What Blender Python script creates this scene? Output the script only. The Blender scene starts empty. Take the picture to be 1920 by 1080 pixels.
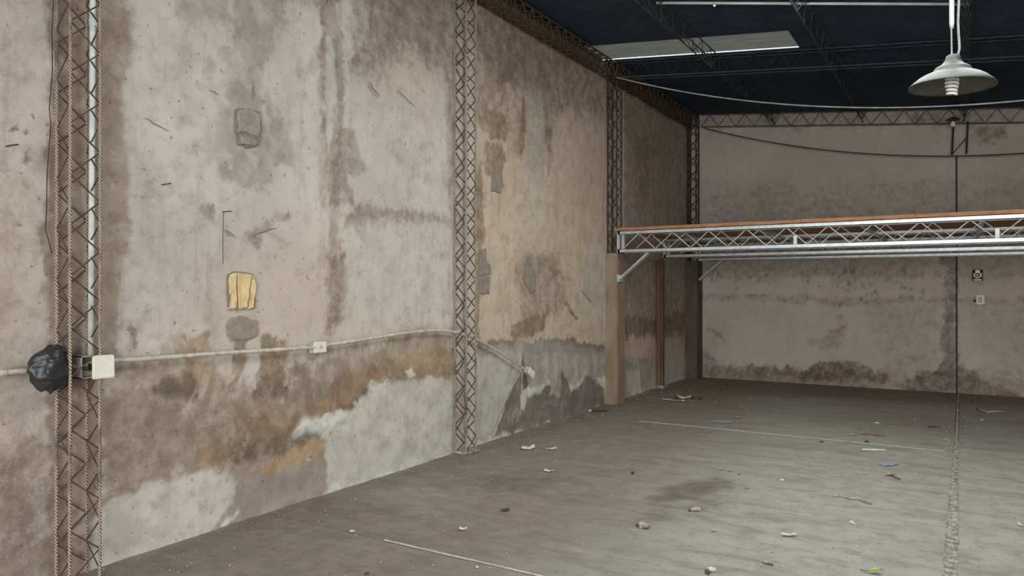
import bpy, bmesh, math, random
import numpy as np
from mathutils import Vector, Matrix, noise as mnoise

random.seed(7)
SC = bpy.context.scene
COL = SC.collection

# ------------------------------------------------------------------ camera
FPX, YAW, EYE, HOR = 1390.0, math.radians(31.3), Vector((4.25, 0.0, 1.6)), 542.0
cam = bpy.data.cameras.new('camera')
cam.sensor_width = 36.0
cam.lens = FPX / 1920 * 36.0
cam.clip_start = 0.05
cam_o = bpy.data.objects.new('camera', cam)
cam_o.location = EYE
cam_o.rotation_euler = (math.radians(90) + (HOR - 540) / FPX, 0, YAW)
COL.objects.link(cam_o)
SC.camera = cam_o

# ------------------------------------------------------------------ light
EXPOSURE = 0.12
SKY = 9.5
world = bpy.data.worlds.new('overcast_sky')
SC.world = world
world.use_nodes = True
wb = world.node_tree.nodes['Background']
wb.inputs['Color'].default_value = (0.93, 0.97, 1.0, 1)
wb.inputs['Strength'].default_value = SKY

ROOM_W, Y_BACK, Y_FRONT = 8.5, 13.3, -3.6
GATE = (1.8, 8.3, 4.0)            # x from, x to, height of the open street gate behind the viewer
portal = bpy.data.lights.new('gate_daylight_portal', 'AREA')
portal.shape = 'RECTANGLE'
portal.size, portal.size_y = GATE[1] - GATE[0], GATE[2]
portal.cycles.is_portal = True
po = bpy.data.objects.new('gate_daylight_portal', portal)
po.location = ((GATE[0] + GATE[1]) / 2, Y_FRONT - 0.1, GATE[2] / 2)
po.rotation_euler = (math.radians(90), 0, 0)     # faces +y, into the hall
COL.objects.link(po)

SKY_B = (2.4, 5.2, 3.0, 7.66)      # clear roof-light above the viewer: x from, x to, y from, y to
portal2 = bpy.data.lights.new('rooflight_portal', 'AREA')
portal2.shape = 'RECTANGLE'
portal2.size, portal2.size_y = SKY_B[1] - SKY_B[0], SKY_B[3] - SKY_B[2]
portal2.cycles.is_portal = True
po2 = bpy.data.objects.new('rooflight_portal', portal2)
po2.location = ((SKY_B[0] + SKY_B[1]) / 2, (SKY_B[2] + SKY_B[3]) / 2, 4.79 - .1 * (SKY_B[0] + SKY_B[1]) / 2 + .03)
po2.rotation_euler = (0, math.atan(.1), 0)
COL.objects.link(po2)

vs = SC.view_settings
vs.view_transform = 'Standard'
vs.look = 'None'
vs.gamma = 1.0
vs.use_curve_mapping = False
vs.exposure = EXPOSURE
SC.cycles.max_bounces = 7
SC.cycles.diffuse_bounces = 4
SC.cycles.use_denoising = True
SC.cycles.adaptive_threshold = 0.025
SC.cycles.sample_clamp_indirect = 6.0

# ------------------------------------------------------------------ helpers
CF = Vector((-math.sin(YAW), math.cos(YAW), 0))
CR = Vector((math.cos(YAW), math.sin(YAW), 0))

def ray(px, py):
    return CF + CR * ((px - 960) / FPX) + Vector((0, 0, (HOR - py) / FPX))

def on_left(px, py, x=0.0):                # point of the left wall plane
    r = ray(px, py); return EYE + r * ((x - EYE.x) / r.x)

def on_floor(px, py, z=0.0):
    r = ray(px, py); return EYE + r * ((z - EYE.z) / r.z)

def on_back(px, py, y=13.3):
    r = ray(px, py); return EYE + r * ((y - EYE.y) / r.y)

def roof_z(x):
    return 4.79 - 0.1 * x

def srgb(r, g, b):
    def c(v):
        v /= 255.0
        return v / 12.92 if v <= 0.04045 else ((v + 0.055) / 1.055) ** 2.4
    return (c(r), c(g), c(b), 1.0)

def mesh_obj(name, verts, faces, mat, parent=None, smooth=False):
    me = bpy.data.meshes.new(name)
    me.from_pydata([tuple(v) for v in verts], [], faces)
    me.validate()
    if mat: me.materials.append(mat)
    if smooth:
        me.polygons.foreach_set('use_smooth', [True] * len(me.polygons))
    o = bpy.data.objects.new(name, me)
    COL.objects.link(o)
    if parent: o.parent = parent
    return o

class MB:
    """collects geometry for one mesh"""
    def __init__(s): s.v = []; s.f = []
    def add(s, v, f):
        n = len(s.v); s.v += [tuple(p) for p in v]; s.f += [tuple(i + n for i in q) for q in f]
        return s
    def box(s, a, b, M=None):
        x0, y0, z0 = a; x1, y1, z1 = b
        v = [Vector(p) for p in ((x0,y0,z0),(x1,y0,z0),(x1,y1,z0),(x0,y1,z0),(x0,y0,z1),(x1,y0,z1),(x1,y1,z1),(x0,y1,z1))]
        if M: v = [M @ p for p in v]
        return s.add(v, [(0,3,2,1),(4,5,6,7),(0,1,5,4),(1,2,6,5),(2,3,7,6),(3,0,4,7)])
    def bbox(s, a, b, bev, M=None):
        """bevelled box"""
        bm = bmesh.new()
        bmesh.ops.create_cube(bm, size=1)
        c = [(a[i] + b[i]) / 2 for i in range(3)]; d = [b[i] - a[i] for i in range(3)]
        for v in bm.verts: v.co = Vector((c[0] + v.co.x * d[0], c[1] + v.co.y * d[1], c[2] + v.co.z * d[2]))
        bmesh.ops.bevel(bm, geom=bm.edges[:], offset=bev, segments=2, affect='EDGES')
        bm.verts.index_update()
        v = [(M @ p.co if M else p.co.copy()) for p in bm.verts]
        f = [tuple(q.index for q in fc.verts) for fc in bm.faces]
        bm.free()
        return s.add(v, f)
    def tube(s, pts, r, n=8, cap=True):
        pts = [Vector(p) for p in pts]
        m = len(pts)
        rr = r if isinstance(r, (list, tuple)) else [r] * m
        t0 = (pts[1] - pts[0]).normalized()
        up = Vector((0, 0, 1)) if abs(t0.z) < 0.9 else Vector((1, 0, 0))
        u = t0.cross(up).normalized()
        V = []; F = []
        for i in range(m):
            if i == 0: t = pts[1] - pts[0]
            elif i == m - 1: t = pts[-1] - pts[-2]
            else: t = (pts[i + 1] - pts[i]).normalized() + (pts[i] - pts[i - 1]).normalized()
            if t.length < 1e-9: t = pts[i] - pts[i - 1]
            t.normalize()
            u = u - t * u.dot(t)
            if u.length < 1e-6: u = t.orthogonal()
            u.normalize(); w = t.cross(u)
            for k in range(n):
                a = 2 * math.pi * k / n
                V.append(pts[i] + (u * math.cos(a) + w * math.sin(a)) * rr[i])
        for i in range(m - 1):
            for k in range(n):
                F.append((i*n+k, i*n+(k+1)%n, (i+1)*n+(k+1)%n, (i+1)*n+k))
        if cap:
            F.append(tuple(range(n - 1, -1, -1))); F.append(tuple(range((m-1)*n, m*n)))
        return s.add(V, F)
    def lathe(s, prof, n=40, c=(0, 0, 0), M=None):
        V = []; F = []
        for (r, z) in prof:
            for k in range(n):
                a = 2 * math.pi * k / n
                p = Vector((c[0] + r * math.cos(a), c[1] + r * math.sin(a), c[2] + z))
                V.append(M @ p if M else p)
        for i in range(len(prof) - 1):
            for k in range(n):
                F.append((i*n+k, i*n+(k+1)%n, (i+1)*n+(k+1)%n, (i+1)*n+k))
        return s.add(V, F)
    def build(s, name, mat, parent=None, smooth=False):
        return mesh_obj(name, s.v, s.f, mat, parent, smooth)

def tag(o, label=None, cat=None, group=None, kind=None):
    if label: o['label'] = label
    if cat: o['category'] = cat
    if group: o['group'] = group
    if kind: o['kind'] = kind
    return o

def empty(name, loc=(0, 0, 0)):
    o = bpy.data.objects.new(name, None)
    o.location = loc; o.empty_display_size = 0.1
    COL.objects.link(o)
    return o

def child(o, root):
    """parent keeping the world placement (root is an unrotated Empty)"""
    o.parent = root
    o.location = Vector(o.location) - root.location
    return o

# ---- numpy noise
_tab = np.random.RandomState(11).rand(8, 256, 256)
def vnoise(x, y, seed=0):
    T = _tab[seed % 8]
    xi = np.floor(x).astype(int); yi = np.floor(y).astype(int)
    fx = x - xi; fy = y - yi
    fx = fx * fx * (3 - 2 * fx); fy = fy * fy * (3 - 2 * fy)
    a = T[xi % 256, yi % 256]; b = T[(xi + 1) % 256, yi % 256]
    c = T[xi % 256, (yi + 1) % 256]; d = T[(xi + 1) % 256, (yi + 1) % 256]
    return (a * (1 - fx) + b * fx) * (1 - fy) + (c * (1 - fx) + d * fx) * fy
def fbm(x, y, seed=0, octv=4):
    s = 0; a = 0.5; t = 0
    for k in range(octv):
        s = s + a * vnoise(x * 2**k + 17.3 * k, y * 2**k + 5.1 * k, seed + k); t += a; a *= 0.55
    return s / t
def poly_sd(U, V, poly):
    """signed distance, positive inside"""
    P = np.array(poly, float); n = len(P)
    best = np.full(U.shape, 1e9); ins = np.zeros(U.shape, bool)
    for i in range(n):
        a = P[i]; b = P[(i + 1) % n]
        ex, ey = b - a
        wx = U - a[0]; wy = V - a[1]
        t = np.clip((wx * ex + wy * ey) / (ex * ex + ey * ey + 1e-12), 0, 1)
        dx = wx - ex * t; dy = wy - ey * t
        best = np.minimum(best, dx * dx + dy * dy)
        c = ((a[1] <= V) & (b[1] > V)) | ((b[1] <= V) & (a[1] > V))
        if abs(ey) > 1e-12:
            xs = a[0] + (V - a[1]) / ey * ex
            ins ^= c & (U < xs)
    d = np.sqrt(best)
    return np.where(ins, d, -d)

def axis(a, fine0, fine1, b, step, coarse=0.5):
    out = []
    if fine0 > a: out += list(np.linspace(a, fine0, max(2, int((fine0 - a) / coarse) + 1))[:-1])
    out += list(np.linspace(fine0, fine1, int(round((fine1 - fine0) / step)) + 1))
    if b > fine1: out += list(np.linspace(fine1, b, max(2, int((b - fine1) / coarse) + 1))[1:])
    return np.array(out)

def stained_surface(name, us, vs_, place, stains, layers, mat, relief=None, warp=0.05, parent=None, streak=1.0):
    """grid in (u,v) with one float attribute per stain layer; place(U,V,D)->xyz arrays"""
    U, V = np.meshgrid(us, vs_, indexing='ij')
    Uf, Vf = U.ravel(), V.ravel()
    wu = (fbm(Uf * 2.3, Vf * 2.3, 0) - .5) * warp * 3 + (fbm(Uf * 11, Vf * 11 * streak, 1, 3) - .5) * warp * 1.6
    wv = (fbm(Uf * 2.3 + 40, Vf * 2.3, 2) - .5) * warp * 3 + (fbm(Uf * 14 + 9, Vf * 9 * streak, 3, 3) - .5) * warp * 2.2
    jag = (fbm(Uf * 9 + 3, Vf * 7, 5, 4) - .5) * 1.3 + (vnoise(Uf * 38, Vf * 30, 6) - .5) * .55
    masks = {k: np.zeros(Uf.shape) for k in layers}
    for (lay, poly, soft, strength) in stains:
        P = np.array(poly, float)
        k = 1.0 if soft > 0.012 else 0.6
        pad = 0.25 + soft
        sel = np.where((Uf > P[:,0].min()-pad) & (Uf < P[:,0].max()+pad) & (Vf > P[:,1].min()-pad) & (Vf < P[:,1].max()+pad))[0]
        if len(sel) == 0: continue
        sd = poly_sd(Uf[sel] + wu[sel] * k, Vf[sel] + wv[sel] * k, poly)
        sd = sd + jag[sel] * min(2.2 * soft, .16)
        f = np.clip(0.5 + sd / (2 * max(soft * .75, 0.008)), 0, 1)
        f = f * f * (3 - 2 * f) * strength
        masks[lay][sel] = np.maximum(masks[lay][sel], f)
    D = np.zeros(Uf.shape) if relief is None else relief(Uf, Vf, masks)
    X, Y, Z = place(Uf, Vf, D)
    n, m = len(us), len(vs_)
    me = bpy.data.meshes.new(name)
    idx = np.arange(n * m).reshape(n, m)
    quads = np.stack([idx[:-1, :-1].ravel(), idx[1:, :-1].ravel(), idx[1:, 1:].ravel(), idx[:-1, 1:].ravel()], 1)
    me.vertices.add(n * m)
    me.vertices.foreach_set('co', np.stack([X, Y, Z], 1).astype(np.float32).ravel())
    me.loops.add(quads.size)
    me.loops.foreach_set('vertex_index', quads.astype(np.int32).ravel())
    me.polygons.add(len(quads))
    me.polygons.foreach_set('loop_start', np.arange(0, quads.size, 4, dtype=np.int32))
    me.polygons.foreach_set('loop_total', np.full(len(quads), 4, dtype=np.int32))
    me.polygons.foreach_set('use_smooth', [True] * len(quads))
    me.update(calc_edges=True)
    for k in layers:
        at = me.attributes.new('stain_' + k, 'FLOAT', 'POINT')
        at.data.foreach_set('value', masks[k].astype(np.float32))
    me.materials.append(mat)
    o = bpy.data.objects.new(name, me)
    COL.objects.link(o)
    if parent: o.parent = parent
    return o

# ------------------------------------------------------------------ materials
class N:
    """tiny node-tree writer"""
    def __init__(s, name, rough=0.9, metal=0.0):
        s.m = bpy.data.materials.new(name); s.m.use_nodes = True
        s.t = s.m.node_tree; s.b = s.t.nodes['Principled BSDF']
        s.b.inputs['Roughness'].default_value = rough
        s.b.inputs['Metallic'].default_value = metal
        s.b.inputs['Specular IOR Level'].default_value = 0.25
        s.co = s.t.nodes.new('ShaderNodeTexCoord').outputs['Object']
    def new(s, k): return s.t.nodes.new(k)
    def link(s, a, b): s.t.links.new(a, b)
    def scaled(s, sc):
        mp = s.new('ShaderNodeMapping'); mp.inputs['Scale'].default_value = sc
        s.link(s.co, mp.inputs['Vector']); return mp.outputs[0]
    def noise(s, scale, detail=6, rough=0.6, vec=None, dist=0.0):
        n = s.new('ShaderNodeTexNoise'); n.inputs['Scale'].default_value = scale
        n.inputs['Detail'].default_value = detail; n.inputs['Roughness'].default_value = rough
        n.inputs['Distortion'].default_value = dist
        s.link(vec or s.co, n.inputs['Vector']); return n.outputs['Fac']
    def math(s, op, a, b=0.0, clamp=False):
        n = s.new('ShaderNodeMath'); n.operation = op; n.use_clamp = clamp
        for i, v in enumerate((a, b)):
            if isinstance(v, (int, float)): n.inputs[i].default_value = v
            else: s.link(v, n.inputs[i])
        return n.outputs[0]
    def ramp(s, fac, lo, hi, a=0.0, b=1.0):
        n = s.new('ShaderNodeMapRange'); n.interpolation_type = 'SMOOTHSTEP'
        s.link(fac, n.inputs['Value'])
        for k, v in (('From Min', lo), ('From Max', hi), ('To Min', a), ('To Max', b)): n.inputs[k].default_value = v
        return n.outputs[0]
    def mix(s, fac, a, b, mode='MIX'):
        n = s.new('ShaderNodeMix'); n.data_type = 'RGBA'; n.blend_type = mode
        for sock, v in ((n.inputs['Factor'], fac), (n.inputs[6], a), (n.inputs[7], b)):
            if isinstance(v, (int, float)): sock.default_value = v
            elif isinstance(v, tuple): sock.default_value = v
            else: s.link(v, sock)
        return n.outputs[2]
    def attr(s, name):
        n = s.new('ShaderNodeAttribute'); n.attribute_name = name; return n.outputs['Fac']
    def color(s, c):
        if isinstance(c, tuple): s.b.inputs['Base Color'].default_value = c
        else: s.link(c, s.b.inputs['Base Color'])
    def bump(s, h, strength=0.3, dist=0.01):
        n = s.new('ShaderNodeBump'); n.inputs['Strength'].default_value = strength
        n.inputs['Distance'].default_value = dist
        s.link(h, n.inputs['Height']); s.link(n.outputs[0], s.b.inputs['Normal'])

def simple(name, c1, c2, scale=12, rough=0.85, metal=0.0, bump=0.0, spec=0.25, stretch=None):
    n = N(name, rough, metal)
    v = n.scaled(stretch) if stretch else None
    f = n.ramp(n.noise(scale, 6, .65, v), .35, .65)
    n.color(n.mix(f, c1, c2))
    n.b.inputs['Specular IOR Level'].default_value = spec
    if bump: n.bump(n.noise(scale * 4, 5, .6, v), bump, 0.004)
    return n.m

def plaster(name, base1, base2, layers, coords='yz', fine=1.0):
    """plaster with stain layers: [(attr, colour a, colour b, grain amount)]"""
    n = N(name, 0.93)
    big = n.ramp(n.noise(0.9, 5, .55), .35, .65)
    c = n.mix(big, base1, base2)
    streak = n.scaled((1, 7, 0.55) if coords == 'yz' else (7, 1, 0.55))
    grain = n.noise(9, 7, .68)
    micro = n.noise(55, 3, .7)
    drip = n.noise(1.6, 6, .62, streak)
    vary = n.ramp(n.noise(4.5, 5, .65), .38, .62)
    g = n.math('ADD', n.math('MULTIPLY', grain, .65), n.math('MULTIPLY', micro, .35))
    g = n.math('SUBTRACT', g, .5)
    for (a, ca, cb, amp) in layers:
        f = n.attr('stain_' + a)
        w = n.math('MULTIPLY', n.math('MULTIPLY', f, n.math('SUBTRACT', 1.0, f)), 4.0 * amp * 2.4)
        f2 = n.math('ADD', f, n.math('MULTIPLY', g, w), clamp=True)
        lc = n.mix(vary, ca, cb)
        c = n.mix(f2, c, lc)
    # trowel mottling, drips and specks that belong to the plaster itself
    c = n.mix(n.ramp(grain, .5, .78, 0, .36 * fine), c, srgb(136, 121, 109))
    c = n.mix(n.ramp(drip, .52, .78, 0, .40 * fine), c, srgb(144, 124, 108))
    scr = n.noise(3.1, 8, .74, None, .5)
    c = n.mix(n.ramp(scr, .53, .66, 0, .30 * fine), c, srgb(134, 122, 112))
    c = n.mix(n.ramp(scr, .47, .36, 0, .28 * fine), c, srgb(208, 200, 190))
    c = n.mix(n.ramp(n.noise(26, 3, .5), .66, .74, 0, .6 * fine), c, srgb(98, 88, 78))
    n.color(c)
    h = n.math('ADD', n.math('MULTIPLY', grain, .7), n.math('MULTIPLY', micro, .3))
    n.bump(h, .45, .012)
    return n.m

M = {}
WALL_LAYERS = [
    ('warm',  srgb(210, 187, 163), srgb(196, 170, 145), .6),
    ('tan',   srgb(164, 147, 129), srgb(145, 128, 111), .7),
    ('soot_shade',  srgb(134, 117, 103),  srgb(118, 102, 89), .9),
    ('grey',  srgb(172, 165, 153), srgb(157, 149, 137), .9),
    ('pale',  srgb(202, 198, 184), srgb(182, 177, 164), .8),
    ('rust',  srgb(152, 125, 99),  srgb(130, 106, 85), .9),
    ('ochre', srgb(184, 158, 124),  srgb(158, 132, 102), .9),
    ('dark',  srgb(130, 123, 112), srgb(110, 104, 95), .8),
    ('white', srgb(222, 219, 208), srgb(205, 201, 190), 1.0),
    ('black', srgb(84, 73, 63), srgb(68, 59, 52), .8),
]
M['wall'] = plaster('stained_plaster', srgb(206, 196, 185), srgb(190, 180, 169), WALL_LAYERS)
M['wall_far'] = plaster('stained_plaster_back', srgb(200, 188, 176), srgb(188, 176, 164), WALL_LAYERS, 'xz', .6)
M['wall_plain'] = plaster('plain_plaster', srgb(176, 166, 154), srgb(160, 150, 138), [])
M['pilaster'] = simple('pilaster_render', srgb(154, 132, 112), srgb(134, 113, 95), 5, .95, bump=.4, stretch=(1, 1, .5))
M['pilaster_dark'] = simple('dark_pilaster_render', srgb(108, 93, 80), srgb(90, 77, 67), 5, .95, bump=.4, stretch=(1, 1, .5))
M['cement'] = simple('grey_cement_patch', srgb(160, 153, 142), srgb(140, 132, 122), 14, .95, bump=.5)
M['cement_dark'] = simple('dark_cement_patch', srgb(156, 144, 130), srgb(140, 128, 114), 14, .95, bump=.5)
M['yellow'] = simple('yellow_filler', srgb(226, 201, 154), srgb(204, 176, 128), 9, .9, bump=.5)
M['groove'] = simple('broken_plaster_edge', srgb(142, 130, 117), srgb(122, 111, 99), 30, .95)

def rebar_mat(name, dark, mid, light):
    n = N(name, .7, .25)
    w = n.new('ShaderNodeTexWave'); w.wave_type = 'BANDS'; w.bands_direction = 'DIAGONAL'
    w.inputs['Scale'].default_value = 34; w.inputs['Distortion'].default_value = 2.5
    n.link(n.co, w.inputs['Vector'])
    c = n.mix(n.ramp(n.noise(6, 6, .7), .35, .65), dark, mid)
    c = n.mix(n.math('MULTIPLY', n.ramp(w.outputs['Fac'], .45, .8), n.ramp(n.noise(3, 4, .6), .3, .5)), c, light)
    n.color(c); n.bump(w.outputs['Fac'], .3, .002)
    return n.m
M['rebar'] = rebar_mat('rusty_ribbed_bar', srgb(98, 80, 65), srgb(124, 105, 88), srgb(200, 189, 171))
M['lacing'] = simple('rusty_lacing_bar', srgb(104, 86, 70), srgb(74, 60, 50), 18, .75, .2)
M['rebar_dark'] = simple('blackened_bar', srgb(74, 64, 55), srgb(50, 44, 40), 10, .8, .2)
M['roof_steel'] = simple('painted_roof_steel', srgb(76, 80, 82), srgb(58, 62, 66), 10, .7, .2)
M['roof'] = simple('dark_roof_membrane', srgb(48, 60, 74), srgb(40, 50, 63), 2.2, .6, spec=.3)
M['roof_shade'] = simple('shade_toned_bar', srgb(40, 48, 58), srgb(32, 39, 48), 9, .8)  # bars toned like the roof; the gloom up there is put into their colour
M['truss_grey'] = simple('sooty_truss_bar', srgb(98, 91, 83), srgb(76, 70, 64), 9, .8)
M['galv'] = simple('galvanised_steel', srgb(214, 216, 214), srgb(186, 190, 190), 14, .42, .55, spec=.5)
M['galv_rod'] = simple('galvanised_rod', srgb(222, 218, 206), srgb(190, 186, 176), 14, .5, .3, spec=.4)
M['deck'] = simple('pressed_wood_board', srgb(182, 132, 98), srgb(150, 106, 78), 7, .8, stretch=(1, 6, 6), bump=.2)
M['conduit'] = simple('dirty_metal_conduit', srgb(214, 206, 190), srgb(178, 168, 152), 16, .55, .1, spec=.4)
M['conduit_white'] = simple('white_plastic_conduit', srgb(226, 230, 226), srgb(200, 206, 202), 8, .45, spec=.4)
M['plastic'] = simple('cream_plastic', srgb(232, 228, 212), srgb(220, 214, 198), 6, .45, spec=.4)
M['plastic_grey'] = simple('grey_plastic', srgb(186, 184, 174), srgb(168, 166, 156), 8, .5, spec=.4)
M['black_hole'] = simple('black_plastic', srgb(40, 37, 34), srgb(28, 26, 25), 12, .6)
M['bag'] = simple('black_plastic_film', srgb(50, 49, 51), srgb(36, 36, 38), 9, .4, spec=.45)
M['alu'] = simple('spun_aluminium', srgb(92, 89, 82), srgb(74, 72, 67), 7, .45, .3, spec=.5, stretch=(1, 1, 6))
M['cfl'] = simple('white_glass_tube', srgb(245, 244, 238), srgb(236, 234, 228), 5, .25, spec=.5)
M['cable'] = simple('grey_cable', srgb(178, 180, 178), srgb(150, 152, 152), 9, .6)
M['cable_dark'] = simple('dark_cable', srgb(84, 76, 68), srgb(64, 58, 52), 9, .7)
M['post'] = simple('brown_painted_post', srgb(118, 90, 72), srgb(98, 74, 60), 6, .85, stretch=(1, 1, .3))
M['mortar'] = simple('crumbling_mortar', srgb(182, 175, 163), srgb(118, 110, 99), 22, .98, bump=.9)
M['chalk'] = simple('pale_joint_line', srgb(186, 178, 162), srgb(160, 152, 138), 30, .98)

sk = N('translucent_roof_sheet', .5)
tb = sk.new('ShaderNodeBsdfTranslucent'); db = sk.new('ShaderNodeBsdfDiffuse'); ms = sk.new('ShaderNodeMixShader')
sc_ = sk.mix(sk.ramp(sk.noise(3, 5, .6, sk.scaled((1, 4, 4))), .35, .65), srgb(36, 35, 32), srgb(30, 30, 28))
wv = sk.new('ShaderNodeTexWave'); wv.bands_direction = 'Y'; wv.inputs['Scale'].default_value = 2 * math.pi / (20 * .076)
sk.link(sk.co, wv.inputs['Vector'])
sc_ = sk.mix(sk.ramp(wv.outputs['Fac'], .1, .5, .75, 0), sc_, srgb(14, 15, 14))    # shading of the ribs put into the colour: darker valleys
sk.link(sc_, tb.inputs['Color']); db.inputs['Color'].default_value = srgb(150, 148, 138)
ms.inputs[0].default_value = .25
sk.link(tb.outputs[0], ms.inputs[1]); sk.link(db.outputs[0], ms.inputs[2])
sk.link(ms.outputs[0], sk.t.nodes['Material Output'].inputs['Surface'])
M['skylight'] = sk.m
cs = N('clear_roof_sheet', .3)
tp = cs.new('ShaderNodeBsdfTransparent'); tp.inputs['Color'].default_value = (.52, .53, .52, 1)
tl_ = cs.new('ShaderNodeBsdfTranslucent'); tl_.inputs['Color'].default_value = (.5, .5, .48, 1)
mx = cs.new('ShaderNodeMixShader'); mx.inputs[0].default_value = .15
cs.link(tp.outputs[0], mx.inputs[1]); cs.link(tl_.outputs[0], mx.inputs[2])
cs.link(mx.outputs[0], cs.t.nodes['Material Output'].inputs['Surface'])
M['clear'] = cs.m

# ------------------------------------------------------------------ left wall
def L(*pts):                               # wall outline: points read off on the wall plane -> (y, z)
    out = []
    for (px, py) in pts:
        p = on_left(px, py); out.append((p.y, p.z))
    return out

S = []
def st(layer, pts, soft=.03, k=1.0): S.append((layer, L(*pts), soft, k))

# bays: overall tint
st('warm', [(893,-60),(1145,120),(1145,640),(893,650)], .05, .75)
st('warm', [(700,-60),(850,-60),(850,330),(780,300),(720,160)], .5, .4)
st('warm', [(400,500),(640,420),(850,420),(850,640),(560,660),(300,640)], .5, .35)
st('tan', [(1172,160),(1330,240),(1330,640),(1172,630)], .08, .7)
st('warm', [(1172,620),(1290,600),(1290,650),(1172,690)], .04, .8)
# strips beside the first lattice column
st('tan', [(93,-60),(190,-60),(247,-60),(243,200),(238,350),(245,450),(232,560),(222,640),(205,760),(195,900),(178,1000),(172,1150),(88,1150)], .03, .95)
st('soot_shade', [(97,-60),(165,-60),(160,400),(150,700),(150,1100),(95,1100),(97,500)], .05, .45)
st('tan', [(-200,-60),(95,-60),(95,1150),(-200,1150)], .3, .35)
st('tan', [(-100,330),(95,300),(95,1150),(-100,1150)], .4, .6)
st('soot_shade', [(-50,840),(95,830),(95,1150),(-50,1150)], .3, .85)
st('black', [(14,246),(28,233),(34,240),(22,250)], .012, .9)
st('black', [(40,245),(52,240),(55,252),(44,254)], .012, .9)
st('black', [(50,280),(58,275),(60,305),(52,308)], .015, .7)
# upper greys on the second bay
st('grey', [(440,-60),(545,-60),(535,60),(505,110),(488,170),(512,190),(545,235),(550,300),(520,308),(505,340),(478,350),(430,345),(402,300),(398,250),(415,200),(440,150),(448,90),(420,40)], .09, .95)
for (x, y, w, h, k) in ((520,150,14,40,.8),(500,225,5,26,.7),(478,300,10,16,.8),(430,295,10,14,.7),(512,265,8,22,.6),(455,120,9,18,.6),(530,70,12,22,.6),(492,30,10,18,.6),(540,210,7,20,.6),(462,325,10,8,.7)):
    st('pale', [(x-w,y-h*.6),(x,y-h),(x+w,y-h*.3),(x+w*.7,y+h*.7),(x-w*.2,y+h),(x-w,y+h*.3)], .035, k)
for (x, y, w, h, k) in ((415,310,9,24,.6),(440,330,16,8,.6),(490,338,20,7,.55),(540,292,12,8,.6),(445,50,10,22,.5),(372,162,8,8,.6),(345,88,8,12,.5),(318,80,6,10,.5),(395,165,12,6,.5),(425,105,10,16,.45),(400,130,8,18,.4)):
    st('soot_shade', [(x-w,y-h*.6),(x,y-h),(x+w,y-h*.3),(x+w*.7,y+h*.7),(x-w*.2,y+h),(x-w,y+h*.3)], .03, k)
st('grey', [(300,-60),(450,-60),(440,60),(380,40),(330,20)], .12, .8)
st('grey', [(312,60),(360,90),(345,140),(318,140)], .06, .55)
st('grey', [(250,330),(380,340),(440,430),(430,640),(240,640)], .4, .4)
st('soot_shade', [(395,250),(415,290),(435,320),(480,325),(510,342),(470,350),(420,335),(398,300)], .02, .6)
st('soot_shade', [(525,285),(552,280),(548,300),(520,302)], .02, .6)
st('soot_shade', [(440,20),(470,0),(475,60),(450,70)], .05, .5)
st('soot_shade', [(430,-40),(560,-40),(700,-60),(640,10),(520,20)], .15, .5)
# vertical seam
st('tan', [(600,-60),(642,-60),(642,160),(648,300),(640,460),(650,480),(640,560),(632,625),(604,635),(612,500),(617,440),(605,300),(602,100)], .05, .7)
st('soot_shade', [(603,-40),(612,-40),(614,120),(612,200),(620,260),(628,320),(620,330),(606,230),(601,60)], .04, .4)
st('soot_shade', [(628,30),(638,60),(640,180),(636,240),(630,140)], .04, .35)
st('soot_shade', [(640,230),(668,240),(690,315),(655,322),(665,380),(630,390),(628,300)], .025, .6)
st('pale', [(614,60),(625,60),(627,240),(622,300),(620,470),(614,475),(617,300),(612,170)], .025, .9)
st('soot_shade', [(622,470),(650,470),(655,540),(640,600),(612,622),(618,540)], .03, .5)
# paler wash either side of it
st('pale', [(250,20),(390,60),(430,180),(395,260),(420,330),(380,350),(260,330),(246,200)], .15, .6)
st('pale', [(545,180),(600,140),(602,330),(560,340)], .1, .55)
st('pale', [(660,190),(830,150),(838,390),(760,380),(680,330)], .2, .45)
st('pale', [(655,425),(845,420),(846,600),(700,620),(650,560)], .12, .55)
# tide mark with drips
st('soot_shade', [(650,395),(700,385),(780,395),(848,408),(848,425),(760,418),(700,422),(652,418)], .05, .6)
for i in range(15):
    x = 655 + i * 13; st('soot_shade', [(x,415),(x+5,415),(x+3,432+9*(i*7%5)),(x+1,432+9*(i*7%5))], .02, .35)
st('soot_shade', [(690,-60),(850,-60),(850,110),(820,130),(760,100),(700,140),(650,120),(670,30)], .2, .7)  # darker brown towards the top of the bay
st('soot_shade', [(832,-60),(850,-60),(850,430),(840,330),(834,210)], .03, .55)
st('pale', [(832,150),(842,150),(846,330),(843,420),(834,300)], .02, .5)
st('soot_shade', [(690,150),(712,176),(708,180),(688,156)], .008, .7)
st('soot_shade', [(745,165),(775,196),(778,200),(742,170)], .008, .7)
st('soot_shade', [(650,120),(690,110),(750,108),(752,116),(690,116),(655,124)], .01, .5)
# scratches in the second bay
st('soot_shade', [(240,378),(262,370),(285,372),(262,380)], .02, .7)
st('soot_shade', [(385,395),(402,392),(410,430),(398,425)], .03, .7)
st('soot_shade', [(420,430),(440,440),(438,444),(418,434)], .008, .6)
st('soot_shade', [(470,440),(500,430),(520,400),(548,398),(500,440),(490,470)], .03, .5)
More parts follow.
